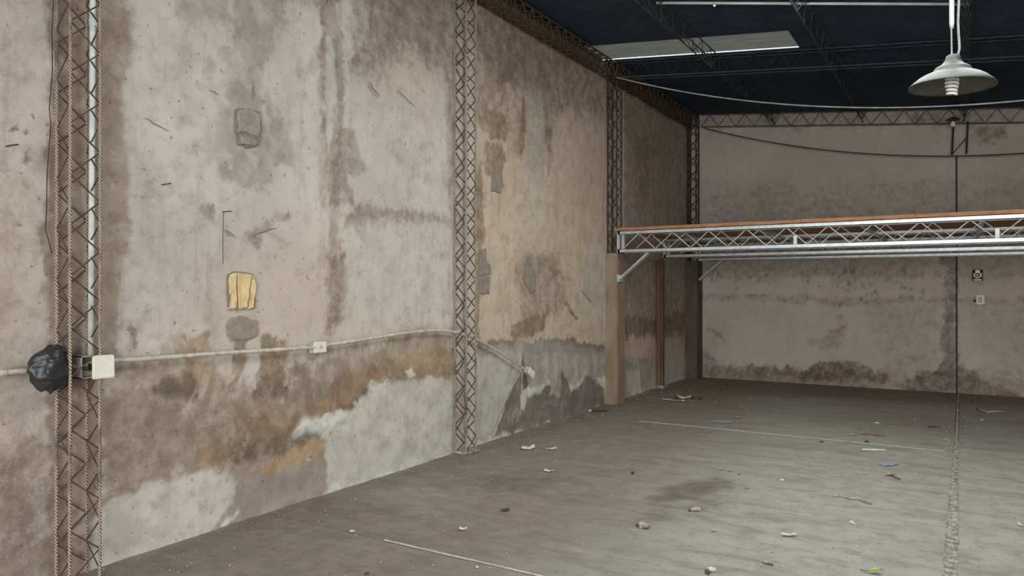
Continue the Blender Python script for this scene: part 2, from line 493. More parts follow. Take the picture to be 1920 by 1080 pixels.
# damp brown zone of the lower wall
st('tan', [(180,690),(240,690),(330,640),(420,720),(520,735),(560,690),(640,655),(720,640),(800,615),(850,625),(850,730),(700,740),(640,790),(520,840),(430,890),(330,915),(210,975),(176,990)], .14, .9)
st('tan', [(420,880),(540,860),(615,850),(625,930),(600,955),(400,1040)], .06, .95)
st('warm', [(290,790),(420,760),(560,740),(640,760),(600,800),(480,840),(380,870),(250,890)], .12, .7)
st('soot_shade', [(185,700),(230,720),(215,830),(200,930),(178,950)], .1, .6)
st('soot_shade', [(290,745),(315,710),(335,705),(350,715),(352,690),(372,720),(384,765),(350,765),(330,745),(310,755)], .02, .9)
st('black', [(296,740),(318,712),(350,715),(356,692),(374,722),(382,762),(356,755),(330,738)], .03, .5)
st('soot_shade', [(478,745),(490,720),(530,705),(545,720),(540,740),(500,750)], .03, .85)
st('black', [(482,742),(492,722),(530,708),(540,722),(520,742)], .04, .4)
st('black', [(425,850),(445,815),(490,800),(560,805),(600,815),(540,835),(480,860),(440,880)], .08, .42)
st('black', [(640,770),(680,725),(720,715),(700,730),(670,760)], .04, .35)
st('soot_shade', [(430,800),(480,790),(540,790),(620,800),(615,870),(540,880),(430,890),(400,860)], .08, .75)
st('rust', [(380,850),(420,830),(470,820),(490,850),(440,885),(390,880)], .05, .7)
st('rust', [(430,800),(500,770),(560,780),(600,800),(560,830),(500,850),(440,870),(415,850)], .07, .65)
st('rust', [(640,700),(700,690),(760,665),(850,655),(850,712),(770,700),(700,728),(660,765),(620,790),(560,800),(600,760)], .04, .85)
st('soot_shade', [(600,760),(660,700),(700,705),(660,765),(620,790)], .05, .6)
st('soot_shade', [(555,670),(600,690),(640,720),(640,760),(560,790),(540,760)], .15, .45)
st('ochre', [(500,872),(540,845),(580,825),(605,818),(612,835),(600,855),(560,870),(520,890),(485,892)], .025, .95)
st('ochre', [(500,790),(530,780),(540,810),(510,830),(490,825)], .05, .6)
st('ochre', [(368,860),(385,840),(400,855),(392,882),(372,880)], .04, .7)
st('ochre', [(740,660),(820,655),(850,670),(850,700),(770,695)], .06, .5)
st('grey', [(430,905),(560,880),(612,860),(620,930),(560,965),(440,1000),(400,980)], .1, .55)
st('soot_shade', [(185,760),(300,730),(420,760),(540,750),(640,700),(700,700),(650,770),(540,830),(430,880),(300,900),(190,960)], .2, .4)
st('soot_shade', [(395,1000),(440,900),(520,890),(612,870),(615,940),(500,985)], .08, .45)
# rust runs below the conduit
for (a, b, t, u, k) in ((342,388,625,740,.7),(440,462,650,722,.75),(490,520,632,745,.8),(520,542,630,720,.6),(246,258,615,742,.6)):
    st('rust', [(a,t),(b,t),(b,u-18),((a+b)/2,u),(a+2,u-24)], .025, k)
st('soot_shade', [(246,610),(256,620),(254,660),(248,655)], .02, .7)
st('ochre', [(366,640),(388,636),(390,728),(380,736),(370,700)], .03, .5)
st('soot_shade', [(515,640),(540,625),(530,690),(518,720)], .03, .6)
st('warm', [(330,640),(430,700),(420,760),(300,760),(240,700)], .15, .5)
# lime-pale foot of the wall
st('pale', [(178,985),(215,950),(262,925),(330,900),(400,878),(430,885),(445,920),(430,960),(380,1000),(176,1072)], .03, .95)
st('grey', [(385,890),(432,882),(448,920),(440,955),(400,985),(410,930)], .05, .6)
st('white', [(420,980),(455,962),(456,972),(430,990)], .02, .9)
st('pale', [(545,812),(560,790),(620,772),(652,775),(690,730),(720,722),(775,704),(830,706),(852,714),(852,838),(760,880),(620,925),(616,860),(600,815),(560,822)], .025, .9)
st('white', [(545,812),(565,792),(600,784),(640,775),(655,780),(640,800),(615,805),(600,812),(575,815),(548,824)], .02, .8)
st('white', [(690,728),(700,716),(722,718),(735,712),(722,726),(702,734)], .015, .7)
st('white', [(762,690),(775,683),(782,700),(770,706)], .012, .8)
st('soot_shade', [(760,830),(852,790),(852,838),(770,875)], .08, .45)
st('grey', [(616,880),(660,840),(760,830),(840,800),(840,842),(620,925)], .1, .7)
for i in range(9):
    x = 655 + i * 21; st('grey', [(x,745),(x+6,742),(x+5,800),(x+2,805)], .02, .5)
st('soot_shade', [(176,960),(184,955),(184,972),(177,975)], .012, .9)
for i in range(60):
    rx, ry = random.uniform(240, 640), random.uniform(840, 980)
    if ry > 1065 - (rx - 178) * .32: continue
    st('soot_shade', [(rx,ry),(rx+5,ry-2),(rx+6,ry+4),(rx+1,ry+5)], .012, .7)
# foot line
st('white', [(600,936),(640,918),(740,884),(848,848),(848,852),(740,890),(640,926),(600,946)], .015, .55)
# third bay
st('soot_shade', [(893,-40),(1150,140),(1150,230),(1060,200),(990,190),(960,150),(893,120)], .2, .6)
st('soot_shade', [(938,95),(972,100),(975,130),(960,150),(935,165),(932,120)], .04, .8)
st('tan', [(893,60),(1000,80),(1060,200),(1000,330),(980,300),(930,240),(893,230)], .15, .6)
st('rust', [(900,215),(935,205),(955,225),(950,262),(920,262),(905,250)], .04, .75)
st('rust', [(905,275),(945,268),(952,300),(940,330),(915,332)], .04, .75)
st('rust', [(978,200),(986,160),(986,260),(980,300),(974,260)], .02, .8)
st('rust', [(892,330),(905,300),(910,430),(903,470),(892,460)], .03, .7)
st('soot_shade', [(1020,190),(1035,220),(1038,300),(1028,330),(1024,250)], .04, .5)
st('soot_shade', [(1075,170),(1100,190),(1095,225),(1075,220)], .05, .45)
st('pale', [(988,150),(1018,160),(1022,330),(1010,470),(985,470),(985,300)], .05, .4)
st('warm', [(893,340),(1000,330),(1140,360),(1140,640),(893,640)], .2, .9)
st('pale', [(1090,470),(1135,460),(1138,620),(1090,620)], .08, .45)
st('rust', [(960,612),(985,600),(1010,590),(1025,600),(1020,625),(985,632),(955,638)], .03, .85)
st('rust', [(1010,570),(1030,560),(1040,590),(1015,600)], .03, .5)
st('tan', [(970,480),(1050,470),(1060,560),(1040,600),(980,600)], .12, .7)
st('soot_shade', [(1056,566),(1062,566),(1084,598),(1080,600)], .008, .8)
st('soot_shade', [(1088,545),(1094,545),(1112,566),(1108,567)], .008, .8)
st('soot_shade', [(1010,480),(1032,500),(1060,510),(1080,530),(1076,535),(1050,518),(1012,500)], .02, .4)
st('soot_shade', [(893,645),(940,638),(1010,642),(1080,640),(1137,645),(1137,670),(1060,668),(1000,660),(930,662),(893,672)], .03, .9)
st('grey', [(893,655),(985,640),(1138,655),(1138,770),(893,830)], .04, .9)
st('pale', [(893,675),(960,660),(985,670),(980,700),(958,745),(948,770),(926,815),(893,825)], .03, .75)
st('dark', [(960,735),(978,700),(982,660),(990,700),(990,760),(1010,740),(1020,745),(1015,735),(1030,715),(1035,722),(1032,740),(1050,745),(1056,695),(1075,730),(1090,720),(1100,705),(1112,708),(1122,725),(1130,720),(1138,735),(1138,762),(1060,785),(925,822),(940,785)], .022, .95)
st('dark', [(985,745),(1020,735),(1022,765),(1000,770)], .01, .9)
st('white', [(978,695),(982,700),(982,735),(1000,728),(1018,722),(1030,708),(1036,712),(1030,722),(1012,740),(990,750),(984,770),(978,770)], .02, .8)
st('white', [(1070,715),(1080,725),(1095,702),(1097,712),(1085,728),(1072,732)], .02, .75)
st('white', [(1120,712),(1136,708),(1138,730),(1125,720)], .01, .8)
st('white', [(926,815),(946,770),(952,760),(942,790),(932,818)], .01, .8)
st('pale', [(1024,750),(1044,755),(1048,770),(1030,762)], .02, .8)
for i in range(7):
    x = 1000 + i * 19; st('pale', [(x,665),(x+9,665),(x+8,712),(x+3,716)], .03, .45)
st('rust', [(892,470),(900,470),(900,650),(892,650)], .02, .7)
# fourth bay, behind the mezzanine support
st('rust', [(1190,260),(1220,250),(1215,390),(1195,390)], .1, .4)
st('soot_shade', [(1172,595),(1225,600),(1290,585),(1290,618),(1225,628),(1172,635)], .06, .8)
st('pale', [(1240,660),(1290,648),(1290,712),(1240,728)], .04, .7)
st('grey', [(1172,670),(1225,670),(1225,735),(1172,755)], .05, .85)
st('white', [(1175,700),(1200,695),(1205,735),(1178,748)], .04, .6)
st('black', [(1289,230),(1330,240),(1330,720),(1289,712)], .03, .5)
# masonry ledge under the roof
def zband(layer, y0, y1, z0, z1, soft, k): S.append((layer, [(y0,z0),(y1,z0),(y1,z1),(y0,z1)], soft, k))
zband('soot_shade', -5, 14, 4.50, 5.0, .02, .9)
zband('rust', 5.5, 9.3, 4.53, 4.66, .03, .5)
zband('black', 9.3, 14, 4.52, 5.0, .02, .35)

LAY = [l[0] for l in WALL_LAYERS]
def left_relief(U, V, m):
    d = (fbm(U * .8, V * .8, 4) - .5) * .03 + (fbm(U * 5, V * 5, 5) - .5) * .008
    d -= m['dark'] * .010 + m['tan'] * .002 + m['soot_shade'] * .003
    d += m['white'] * .006 + m['pale'] * .003
    d += np.where(V < .06, (.06 - V) * .35 * fbm(U * 7, V * 3, 6), 0)
    return d - .012
wl = stained_surface('wall_left', axis(Y_FRONT - .1, 1.5, Y_BACK + .08, Y_BACK + .08, .016), axis(-.02, -.02, 4.80, 4.80, .016),
                     lambda u, v, d: (d, u, v), S, LAY, M['wall'], left_relief, warp=.035, streak=.6)
tag(wl, 'tall stained plaster side wall with damp patches and rust runs', kind='structure')
# the grid is wound to face the hall
wl.data.flip_normals() if wl.data.polygons[0].normal.x < 0 else None

def outline_patch(name, pts, depth, mat, lift=0.0, label=None, rough=.01, parent=wl, hole=None):
    """irregular slab set in the left wall, outline given on the wall plane"""
    P = L(*pts); Q = []
    for i in range(len(P)):
        a = Vector(P[i]); b = Vector(P[(i + 1) % len(P)])
        for k in range(3):
            p = a.lerp(b, k / 3); Q.append(p + Vector((random.uniform(-rough, rough), random.uniform(-rough, rough))))
    c = sum(Q, Vector((0, 0))) / len(Q)
    n = len(Q); V = []; F = []
    for (s, x) in ((1, -.03), (1, lift + depth * .6), (.93, lift + depth), (.5, lift + depth * .8)):
        for q in Q:
            w = c + (q - c) * s
            V.append((x + (random.uniform(-.2, .2) * depth if s < 1 else 0), w.x, w.y))
    V.append((lift + depth * .85, c.x, c.y))
    for r in range(3):
        for i in range(n): F.append((r*n+i, r*n+(i+1)%n, (r+1)*n+(i+1)%n, (r+1)*n+i))
    for i in range(n): F.append((3*n+i, 3*n+(i+1)%n, 4*n))
    o = mesh_obj(name, V, F, mat, parent)
    if label: o['label'] = label
    return o

# broken-out and refilled spots
outline_patch('plaster_rim', [(442,205),(469,201),(488,209),(490,248),(485,272),(462,275),(447,268),(443,246)], .008, M['groove'], rough=.012)
outline_patch('plaster_patch', [(445,208),(468,204),(485,212),(487,246),(482,258),(460,250),(446,246)], .014, M['cement'], rough=.006)
outline_patch('plaster_patch', [(447,252),(462,256),(482,264),(478,272),(452,270)], .013, M['cement'], rough=.006)
outline_patch('plaster_rim', [(428,514),(441,508),(472,512),(479,532),(477,578),(429,581),(428,560)], .006, M['groove'], rough=.004)
outline_patch('filler_strip', [(429,515),(441,512),(442,550),(441,578),(429,580),(432,556),(428,548)], .013, M['yellow'], rough=.004, label='yellow filler strip with ragged edge')
outline_patch('filler_strip', [(444,511),(470,515),(466,545),(461,578),(445,580)], .017, M['yellow'], rough=.004, label='broad yellow filler strip')
outline_patch('filler_strip', [(472,516),(478,530),(477,552),(473,578),(464,579),(468,548)], .012, M['yellow'], rough=.004, label='narrow yellow filler strip')
outline_patch('plaster_patch', [(428,603),(442,594),(455,592),(470,598),(482,603),(483,628),(470,636),(434,636),(427,622)], .006, M['cement_dark'], rough=.008)
outline_patch('plaster_patch', [(921,322),(940,320),(944,350),(938,361),(922,358)], .008, M['cement_dark'], rough=.008)
outline_patch('plaster_patch', [(897,468),(910,466),(912,490),(920,500),(919,515),(899,516)], .010, M['cement_dark'], rough=.01)
outline_patch('plaster_patch', [(899,518),(919,517),(917,552),(899,550)], .009, M['cement_dark'], rough=.006)
outline_patch('plaster_patch', [(980,500),(985,482),(994,482),(998,505),(1004,512),(1004,545),(995,548),(986,530),(979,520)], .008, M['cement_dark'], rough=.012)

# cracks and gouges in the plaster
for pts in ([(690,150),(700,163),(712,180)], [(745,165),(760,182),(778,200)], [(1058,566),(1070,583),(1083,600)], [(1090,545),(1100,556),(1112,567)],
            [(420,430),(430,436),(442,444)], [(272,220),(290,232),(316,245)], [(472,442),(500,432),(520,428)],
            [(392,168),(402,172),(411,178)], [(476,150),(475,170),(476,188)], [(1030,700),(1033,720),(1030,742)]):
    P = [on_left(px, py, 0) for px, py in pts]
    Q = []
    for a, b in zip(P[:-1], P[1:]):
        for k in range(4): Q.append(a.lerp(b, k / 4) + Vector((-.004, random.uniform(-.006, .006), random.uniform(-.006, .006))))
    Q.append(P[-1])
    MB().tube(Q, [.001 + .0022 * math.sin(math.pi * (i + .3) / len(Q)) for i in range(len(Q))], 5).build('plaster_crack', M['groove'], wl)

# ------------------------------------------------------------------ back wall
def B(*pts):
    out = []
    for (px, py) in pts:
        p = on_back(px, py); out.append((p.x, p.z))
    return out
SB = []
def sb(layer, pts, soft=.03, k=1.0): SB.append((layer, B(*pts), soft, k))
sb('soot_shade', [(1290,640),(1290,760),(1340,720),(1420,722),(1490,724),(1560,728),(1640,732),(1600,700),(1560,680),(1500,690),(1420,682),(1360,686)], .05, .55)
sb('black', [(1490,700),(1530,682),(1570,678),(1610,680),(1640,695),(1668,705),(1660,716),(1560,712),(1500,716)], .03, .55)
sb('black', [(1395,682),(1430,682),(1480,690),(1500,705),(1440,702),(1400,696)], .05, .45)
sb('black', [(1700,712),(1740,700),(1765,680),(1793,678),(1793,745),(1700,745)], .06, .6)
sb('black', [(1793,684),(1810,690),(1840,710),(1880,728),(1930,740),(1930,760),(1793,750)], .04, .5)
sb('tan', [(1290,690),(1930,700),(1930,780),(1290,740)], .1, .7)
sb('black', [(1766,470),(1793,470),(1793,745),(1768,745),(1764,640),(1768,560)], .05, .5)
sb('soot_shade', [(1290,551),(1600,556),(1930,558),(1930,568),(1600,568),(1290,563)], .05, .38)  # soft darker band running across the wall
sb('soot_shade', [(1290,470),(1930,470),(1930,525),(1600,524),(1290,522)], .08, .4)  # darker band just below the mezzanine trusses
sb('grey', [(1620,570),(1760,570),(1750,700),(1650,690)], .2, .5)
sb('grey', [(1800,570),(1930,570),(1930,720),(1840,690)], .15, .4)
sb('soot_shade', [(1520,640),(1560,620),(1575,590),(1590,610),(1570,650),(1540,655)], .08, .4)
sb('soot_shade', [(1325,616),(1350,620),(1365,640),(1340,630)], .03, .5)
sb('soot_shade', [(1310,350),(1930,340),(1930,420),(1310,440)], .4, .32)  # shadow gradient above the mezzanine deck, put into the wall colour
sb('soot_shade', [(1540,360),(1930,330),(1930,420),(1560,430)], .4, .32)  # right part of the same deck shadow, painted a second time
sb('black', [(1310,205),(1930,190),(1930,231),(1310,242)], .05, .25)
sb('soot_shade', [(1820,240),(1880,232),(1885,265),(1830,270)], .06, .6)
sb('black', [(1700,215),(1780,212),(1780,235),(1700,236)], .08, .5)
sb('pale', [(1370,680),(1392,676),(1396,690),(1375,692)], .02, .6)
for i in range(70):
    rx, ry = random.choice(((1320,1450),(1500,1780),(1560,1640))), random.uniform(490, 570)
    rx = random.uniform(*rx)
    sb('black', [(rx,ry),(rx+4,ry-3),(rx+5,ry+3),(rx+1,ry+4)], .02, .45)
def back_relief(U, V, m):
    return (fbm(U * .8, V * .8, 3) - .5) * .03 + (fbm(U * 5, V * 5, 6) - .5) * .008 - m['black'] * .003 + .012
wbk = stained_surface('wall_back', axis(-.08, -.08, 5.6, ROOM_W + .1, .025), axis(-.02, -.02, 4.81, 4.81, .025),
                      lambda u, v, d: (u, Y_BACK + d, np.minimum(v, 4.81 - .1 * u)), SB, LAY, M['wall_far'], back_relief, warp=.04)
tag(wbk, 'grey brown plaster end wall with damp tide marks at its foot', kind='structure')
wbk.data.flip_normals() if wbk.data.polygons[0].normal.y > 0 else None

MB().box((-.3, Y_FRONT - .2, -.2), (-.07, Y_BACK + .4, 5.0)).build('masonry_core', M['wall_plain'], wl)
MB().box((-.3, Y_BACK + .07, -.2), (ROOM_W + .2, Y_BACK + .4, 5.0)).build('masonry_core', M['wall_plain'], wbk)
# unseen remainder of the hall: right wall and the street front with its open gate
o = MB().box((ROOM_W, Y_FRONT, 0), (ROOM_W + .2, Y_BACK + .2, 4.0)).build('wall_right', M['wall_plain'])
tag(o, 'plain plaster side wall out of view', kind='structure')
o = (MB().box((-.2, Y_FRONT - .2, 0), (GATE[0], Y_FRONT, 4.9)).box((GATE[1], Y_FRONT - .2, 0), (ROOM_W + .2, Y_FRONT, 4.9))
     .box((GATE[0], Y_FRONT - .2, GATE[2]), (GATE[1], Y_FRONT, 4.9))).build('wall_front', M['wall_plain'])
tag(o, 'street front wall with open gate behind the viewer', kind='structure')

# ------------------------------------------------------------------ floor of cast slabs
FLOOR_LAYERS = [
    ('dirt',  srgb(128, 116, 102), srgb(112, 101, 89), .8),
    ('brown', srgb(142, 130, 115), srgb(130, 118, 104), .7),
    ('pale_grey', srgb(174, 170, 158), srgb(161, 158, 147), .7),
    ('smear', srgb(108, 100, 90), srgb(94, 87, 78), .9),
]
def floor_mat():
    n = N('worn_concrete', .8)
    c = n.mix(n.ramp(n.noise(.7, 5, .6), .35, .65), srgb(154, 150, 139), srgb(142, 137, 126))
    g = n.noise(10, 8, .7); mi = n.noise(70, 3, .6)
    sweep = n.noise(1.5, 7, .65, n.scaled((1, 3.5, 1)), .6)
    q = n.math('SUBTRACT', n.math('ADD', n.math('MULTIPLY', g, .5), n.math('MULTIPLY', sweep, .5)), .5)
    vary = n.ramp(n.noise(5, 5, .6), .4, .6)
    for (a, ca, cb, amp) in FLOOR_LAYERS:
        f = n.attr('stain_' + a)
        w = n.math('MULTIPLY', n.math('MULTIPLY', f, n.math('SUBTRACT', 1.0, f)), 9.0 * amp)
        f2 = n.math('ADD', f, n.math('MULTIPLY', q, w), clamp=True)
        c = n.mix(f2, c, n.mix(vary, ca, cb))
    c = n.mix(n.ramp(sweep, .47, .68, 0, .6), c, srgb(124, 113, 101))
    c = n.mix(n.ramp(g, .5, .72, 0, .38), c, srgb(118, 109, 98))
    sc2 = n.noise(3.4, 8, .75, n.scaled((1, 2.2, 1)), .8)
    c = n.mix(n.ramp(sc2, .54, .64, 0, .32), c, srgb(112, 103, 92))
    c = n.mix(n.ramp(n.noise(2.2, 8, .7, n.scaled((1, 2.6, 1))), .55, .75, 0, .4), c, srgb(176, 171, 158))
    c = n.mix(n.ramp(n.noise(33, 3, .5), .66, .72, 0, .6), c, srgb(88, 80, 71))
    c = n.mix(n.ramp(n.noise(41, 3, .5), .69, .74, 0, .6), c, srgb(198, 192, 178))
    n.color(c)
    n.b.inputs['Roughness'].default_value = .72
    n.bump(n.math('ADD', n.math('MULTIPLY', g, .6), n.math('MULTIPLY', mi, .4)), .3, .006)
    return n.m
M['floor'] = floor_mat()
M['subfloor'] = simple('joint_bed', srgb(120, 112, 100), srgb(104, 96, 86), 20, .95)

def Fp(*pts):
    out = []
    for (px, py) in pts:
        p = on_floor(px, py); out.append((p.x, p.y))
    return out
SF = []
def sf(layer, pts, soft=.1, k=1.0, world=False): SF.append((layer, pts if world else Fp(*pts), soft, k))
sf('brown', [(0,0),(1.6,0),(2.2,5),(1.7,9),(1.6,13.3),(0,13.3)], .8, .8, True)
sf('dirt', [(0,-1),(.35,-1),(.3,13.3),(0,13.3)], .2, .9, True)
sf('dirt', [(.2,11.2),(3,11.8),(5.6,12.2),(5.6,13.3),(.2,13.3)], .5, .7, True)
sf('pale_grey', [(2.6,3),(5,3),(5.4,9),(2.4,9.4)], 1.0, .8, True)  # paler grey zone in the middle of the hall
sf('smear', [(1230,920),(1290,900),(1345,895),(1375,905),(1340,925),(1270,942),(1215,940)], .12, .75)
sf('smear', [(1200,960),(1290,940),(1370,925),(1360,945),(1260,975),(1180,985)], .15, .5)
sf('dirt', [(1560,905),(1625,915),(1600,922),(1550,912)], .06, .5)
sf('smear', [(880,905),(1000,880),(1060,900),(960,930)], .2, .45)
sf('pale_grey', [(640,925),(780,900),(880,930),(800,960)], .25, .4)

floor = MB().box((-.3, Y_FRONT - 6, -.2), (ROOM_W + .2, Y_BACK + .4, -.03)).build('floor', M['subfloor'])
tag(floor, 'worn grey concrete slab floor of the hall', kind='structure')
XJ = 4.19
CROSS = [-1.3, 3.62, 8.47, Y_BACK + .06]
xs = [(-.06, XJ - .02), (XJ + .02, ROOM_W + .05)]
prev = Y_FRONT - 6
def floor_relief(U, V, m):
    return (fbm(U * .9, V * .9, 2) - .5) * .006
for yj in CROSS:
    for (x0, x1) in xs:
        y0 = prev + .0015; y1 = yj - .0015
        vis = y1 > 1
        stp = .045 if vis else .5
        fx1 = min(x1, 5.6)
        sl = stained_surface('slab', axis(x0, x0, fx1, x1, stp), axis(y0, max(y0, 1.5) if vis else y0, y1, y1, stp),
                        lambda u, v, d: (u, v, d - .003), SF, [l[0] for l in FLOOR_LAYERS], M['floor'], floor_relief, warp=.06, parent=floor)
    prev = yj
# pale joints across the hall
for (yj, x0, x1) in ((3.62, 1.1, 4.1), (8.47, .9, 4.1)):
    V = []; F = []; n = int((x1 - x0) / .03)
    for i in range(n + 1):
        x = x0 + (x1 - x0) * i / n
        w = .004 + .006 * mnoise.noise((x * 9, yj, 0)) + .007
        V += [(x, yj - w, .0), (x, yj - w * .2, .005 + .002 * random.random()), (x, yj + w, .0)]
    for i in range(n):
        a = i * 3; F += [(a, a+3, a+4, a+1), (a+1, a+4, a+5, a+2)]
    mesh_obj('joint_filler', V, F, M['chalk'], floor)
# thick crumbling mortar joint running down the hall
V = []; F = []; n = 900; y0, y1 = 1.5, Y_BACK
TT = (-1, -.8, -.6, -.4, -.2, 0, .2, .4, .6, .8, 1)
for i in range(n + 1):
    y = y0 + (y1 - y0) * i / n
    w = .040 if y < 6 else .040 - .026 * min(1, (y - 6) / 4)
    wl_ = w * (1 + .30 * mnoise.noise((y * 5, 1, 0)) + .28 * mnoise.noise((y * 19, 1, 4)))
    wr_ = w * (1 + .45 * mnoise.noise((y * 5, 9, 0)) + .40 * mnoise.noise((y * 21, 9, 4)))
    for t in TT:
        x = XJ + (t * wl_ if t < 0 else t * wr_)
        z = -.012 if abs(t) == 1 else .003 + .008 * max(-.6, mnoise.noise((x * 70, y * 45, 2)) + .5 * mnoise.noise((x * 150, y * 110, 7))) + (.004 if t == -.8 else 0)
        V.append((x + random.uniform(-.002, .002), y + random.uniform(-.004, .004), z))
m_ = len(TT)
for i in range(n):
    for k in range(m_ - 1):
        a = i * m_ + k; F.append((a, a + 1, a + m_ + 1, a + m_))
o = mesh_obj('joint_filler', V, F, M['mortar'], floor); o['label'] = 'rough crumbling mortar joint along the hall'

# ------------------------------------------------------------------ roof
def sheet(name, x0, x1, y0, y1, mat, amp=.012, pitch=.076, parent=None, lift=0.0, hole=None):
    ny = max(2, int((y1 - y0) / pitch * 6)); V = []; F = []
    nx = max(1, int((x1 - x0) / .6))
    xs_ = [x0 + (x1 - x0) * i / nx for i in range(nx + 1)]
    if hole: xs_ = sorted(xs_ + [hole[0] - .009, hole[0] + .009])
    for j in range(ny + 1):
        y = y0 + (y1 - y0) * j / ny
        for x in xs_:
            V.append((x, y, roof_z(x) + amp * math.cos(2 * math.pi * y / pitch) + lift))
    k = len(xs_)
    for j in range(ny):
        for i in range(k - 1):
            if hole and abs((xs_[i] + xs_[i+1]) / 2 - hole[0]) < .002 and abs(y0 + (y1 - y0) * (j + .5) / ny - hole[1]) < .008: continue
            F.append((j*k+i, j*k+i+1, (j+1)*k+i+1, (j+1)*k+i))
    return mesh_obj(name, V, F, mat, parent, smooth=True)
ceil_root = empty('ceiling')
tag(ceil_root, 'dark navy corrugated sheet roof sloping down to the right', kind='structure')
SKY_A = (.1, 2.6, 8.78, 9.47)
XL, XR = -.12, ROOM_W + .2
sheet('roof_sheet', XL, XR, Y_FRONT - .3, SKY_B[2] + .03, M['roof'], parent=ceil_root)
sheet('roof_sheet', XL, SKY_B[0] + .03, SKY_B[2] + .03, SKY_B[3] - .03, M['roof'], parent=ceil_root)
sheet('roof_sheet', SKY_B[1] - .03, XR, SKY_B[2] + .03, SKY_B[3] - .03, M['roof'], parent=ceil_root)
sheet('roof_sheet', XL, XR, SKY_B[3] - .03, SKY_A[2] + .04, M['roof'], parent=ceil_root, hole=(2.018, 7.78))
sheet('roof_sheet', SKY_A[1] - .04, XR, SKY_A[2] + .04, SKY_A[3], M['roof'], parent=ceil_root)
sheet('roof_sheet', XL, XR, SKY_A[3], Y_BACK + .4, M['roof'], parent=ceil_root)
for k in range(7):
    ya = SKY_B[2] + (SKY_B[3] - SKY_B[2]) * k / 7; yb = SKY_B[2] + (SKY_B[3] - SKY_B[2]) * (k + 1) / 7
    sheet('clear_sheet', SKY_B[0], SKY_B[1], ya - .01, yb + .01, M['clear'], parent=ceil_root, lift=.012)
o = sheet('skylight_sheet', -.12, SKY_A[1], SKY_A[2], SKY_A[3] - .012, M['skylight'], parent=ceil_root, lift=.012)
o['label'] = 'grey translucent corrugated skylight sheet'

# ------------------------------------------------------------------ lattice work
def zig(p0, p1, q0, q1, pitch, r, phase=0.0, n=6):
    """one bent lacing bar running between the lines p0-p1 and q0-q1"""
    p0, p1, q0, q1 = (Vector(a) for a in (p0, p1, q0, q1))
    ln = (p1 - p0).length; k = int(ln / (pitch / 2)); pts = []
    for i in range(k + 1):
        t = min(1, (i + phase) * (pitch / 2) / ln)
        a = p0.lerp(p1, t) if i % 2 == 0 else q0.lerp(q1, t)
        pts.append(a)
    mb = MB()
    for a, b in zip(pts[:-1], pts[1:]):
        d = (b - a)
        if d.length < 1e-4: continue
        mb.tube([a, b], r, n)
    return mb

def lattice_box(root, A, Bp, u, v, pitch, rc, rl, mc, ml, faces=4, chords=4, jit=0.0):
    """box lattice from A to B with cross vectors u, v; parts chord and lacing_bar are added to root"""
    A, Bp, u, v = Vector(A), Vector(Bp), Vector(u), Vector(v)
    cs = [Vector((0, 0, 0)), u, u + v, v][:chords]
    for c in cs:
        n = 14; pts = []
        for i in range(n + 1):
            j = Vector((random.uniform(-jit, jit), random.uniform(-jit, jit), 0)) if jit else Vector((0, 0, 0))
            pts.append((A + c).lerp(Bp + c, i / n) + j)
        child(MB().tube(pts, rc, 8).build('chord', mc), root)
    m = len(cs)
    for i in range(min(faces, m if m > 2 else 1)):
        a = cs[i]; b = cs[(i + 1) % m]
        child(zig(A + a, Bp + a, A + b, Bp + b, pitch, rl, .15 * i).build('lacing_bar', ml), root)

ZB = 4.79
c1 = empty('lattice_column', (.09, 2.25, 0))
tag(c1, 'rusty four bar lattice column nearest the viewer, beside the white conduit', 'column', 'lattice wall columns')
lattice_box(c1, (.012, 2.172, 0), (.012, 2.172, ZB), (.135, 0, 0), (0, .162, 0), .275, .0085, .0045, M['rebar'], M['lacing'], jit=.0015)
# loose tie wire on it
p = on_left(176, 900, .15)
child(MB().tube([p + Vector((0, d, z)) for d, z in ((0, .04), (.02, .0), (.045, -.05), (.035, -.065), (.01, -.05), (-.005, -.01))], .002, 5).build('tie_wire', M['lacing']), c1)
c2 = empty('lattice_column', (.09, 5.98, 0))
tag(c2, 'rusty four bar lattice column in the middle of the stained wall', 'column', 'lattice wall columns')
lattice_box(c2, (.012, 5.897, 0), (.012, 5.897, ZB), (.135, 0, 0), (0, .162, 0), .275, .0095, .0055, M['rebar'], M['lacing'], jit=.0015)
child(MB().bbox((.02, 5.87, 0), (.18, 6.1, .025), .008).build('footing', M['mortar']), c2)
c3 = empty('lattice_column', (.09, 9.62, 2.1))
tag(c3, 'dark lattice column standing on the pilaster at the mezzanine end', 'column', 'lattice wall columns')
lattice_box(c3, (.012, 9.55, 2.1), (.012, 9.55, ZB), (.135, 0, 0), (0, .162, 0), .275, .0095, .0055, M['rebar_dark'], M['rebar_dark'], jit=.0015)
c4 = empty('lattice_column', (.09, 13.1, 2.1))
tag(c4, 'dark lattice column in the far corner above the mezzanine', 'column', 'lattice wall columns')
lattice_box(c4, (.02, 13.05, 2.1), (.02, 13.05, ZB), (.15, 0, 0), (0, .162, 0), .275, .0105, .006, M['rebar_dark'], M['rebar_dark'])
c5 = empty('lattice_column', (4.22, 13.24, 3.3))
tag(c5, 'short dark lattice column head on the end wall under the roof truss', 'column', 'lattice wall columns')
lattice_box(c5, (4.11, 13.2, 3.66), (4.13, 13.2, 4.15), (.19, 0, 0), (0, .06, 0), .5, .012, .007, M['rebar_dark'], M['rebar_dark'], faces=1)

# eaves beam along the left wall
eb = empty('eaves_beam', (.09, 9, 4.53))
tag(eb, 'dark dirty lattice beam along the top of the left wall', 'beam')
lattice_box(eb, (.02, Y_FRONT + .05, 4.53), (.02, Y_BACK - .05, 4.53), (.135, 0, 0), (0, 0, .2), .2, .011, .007, M['lacing'], M['lacing'])

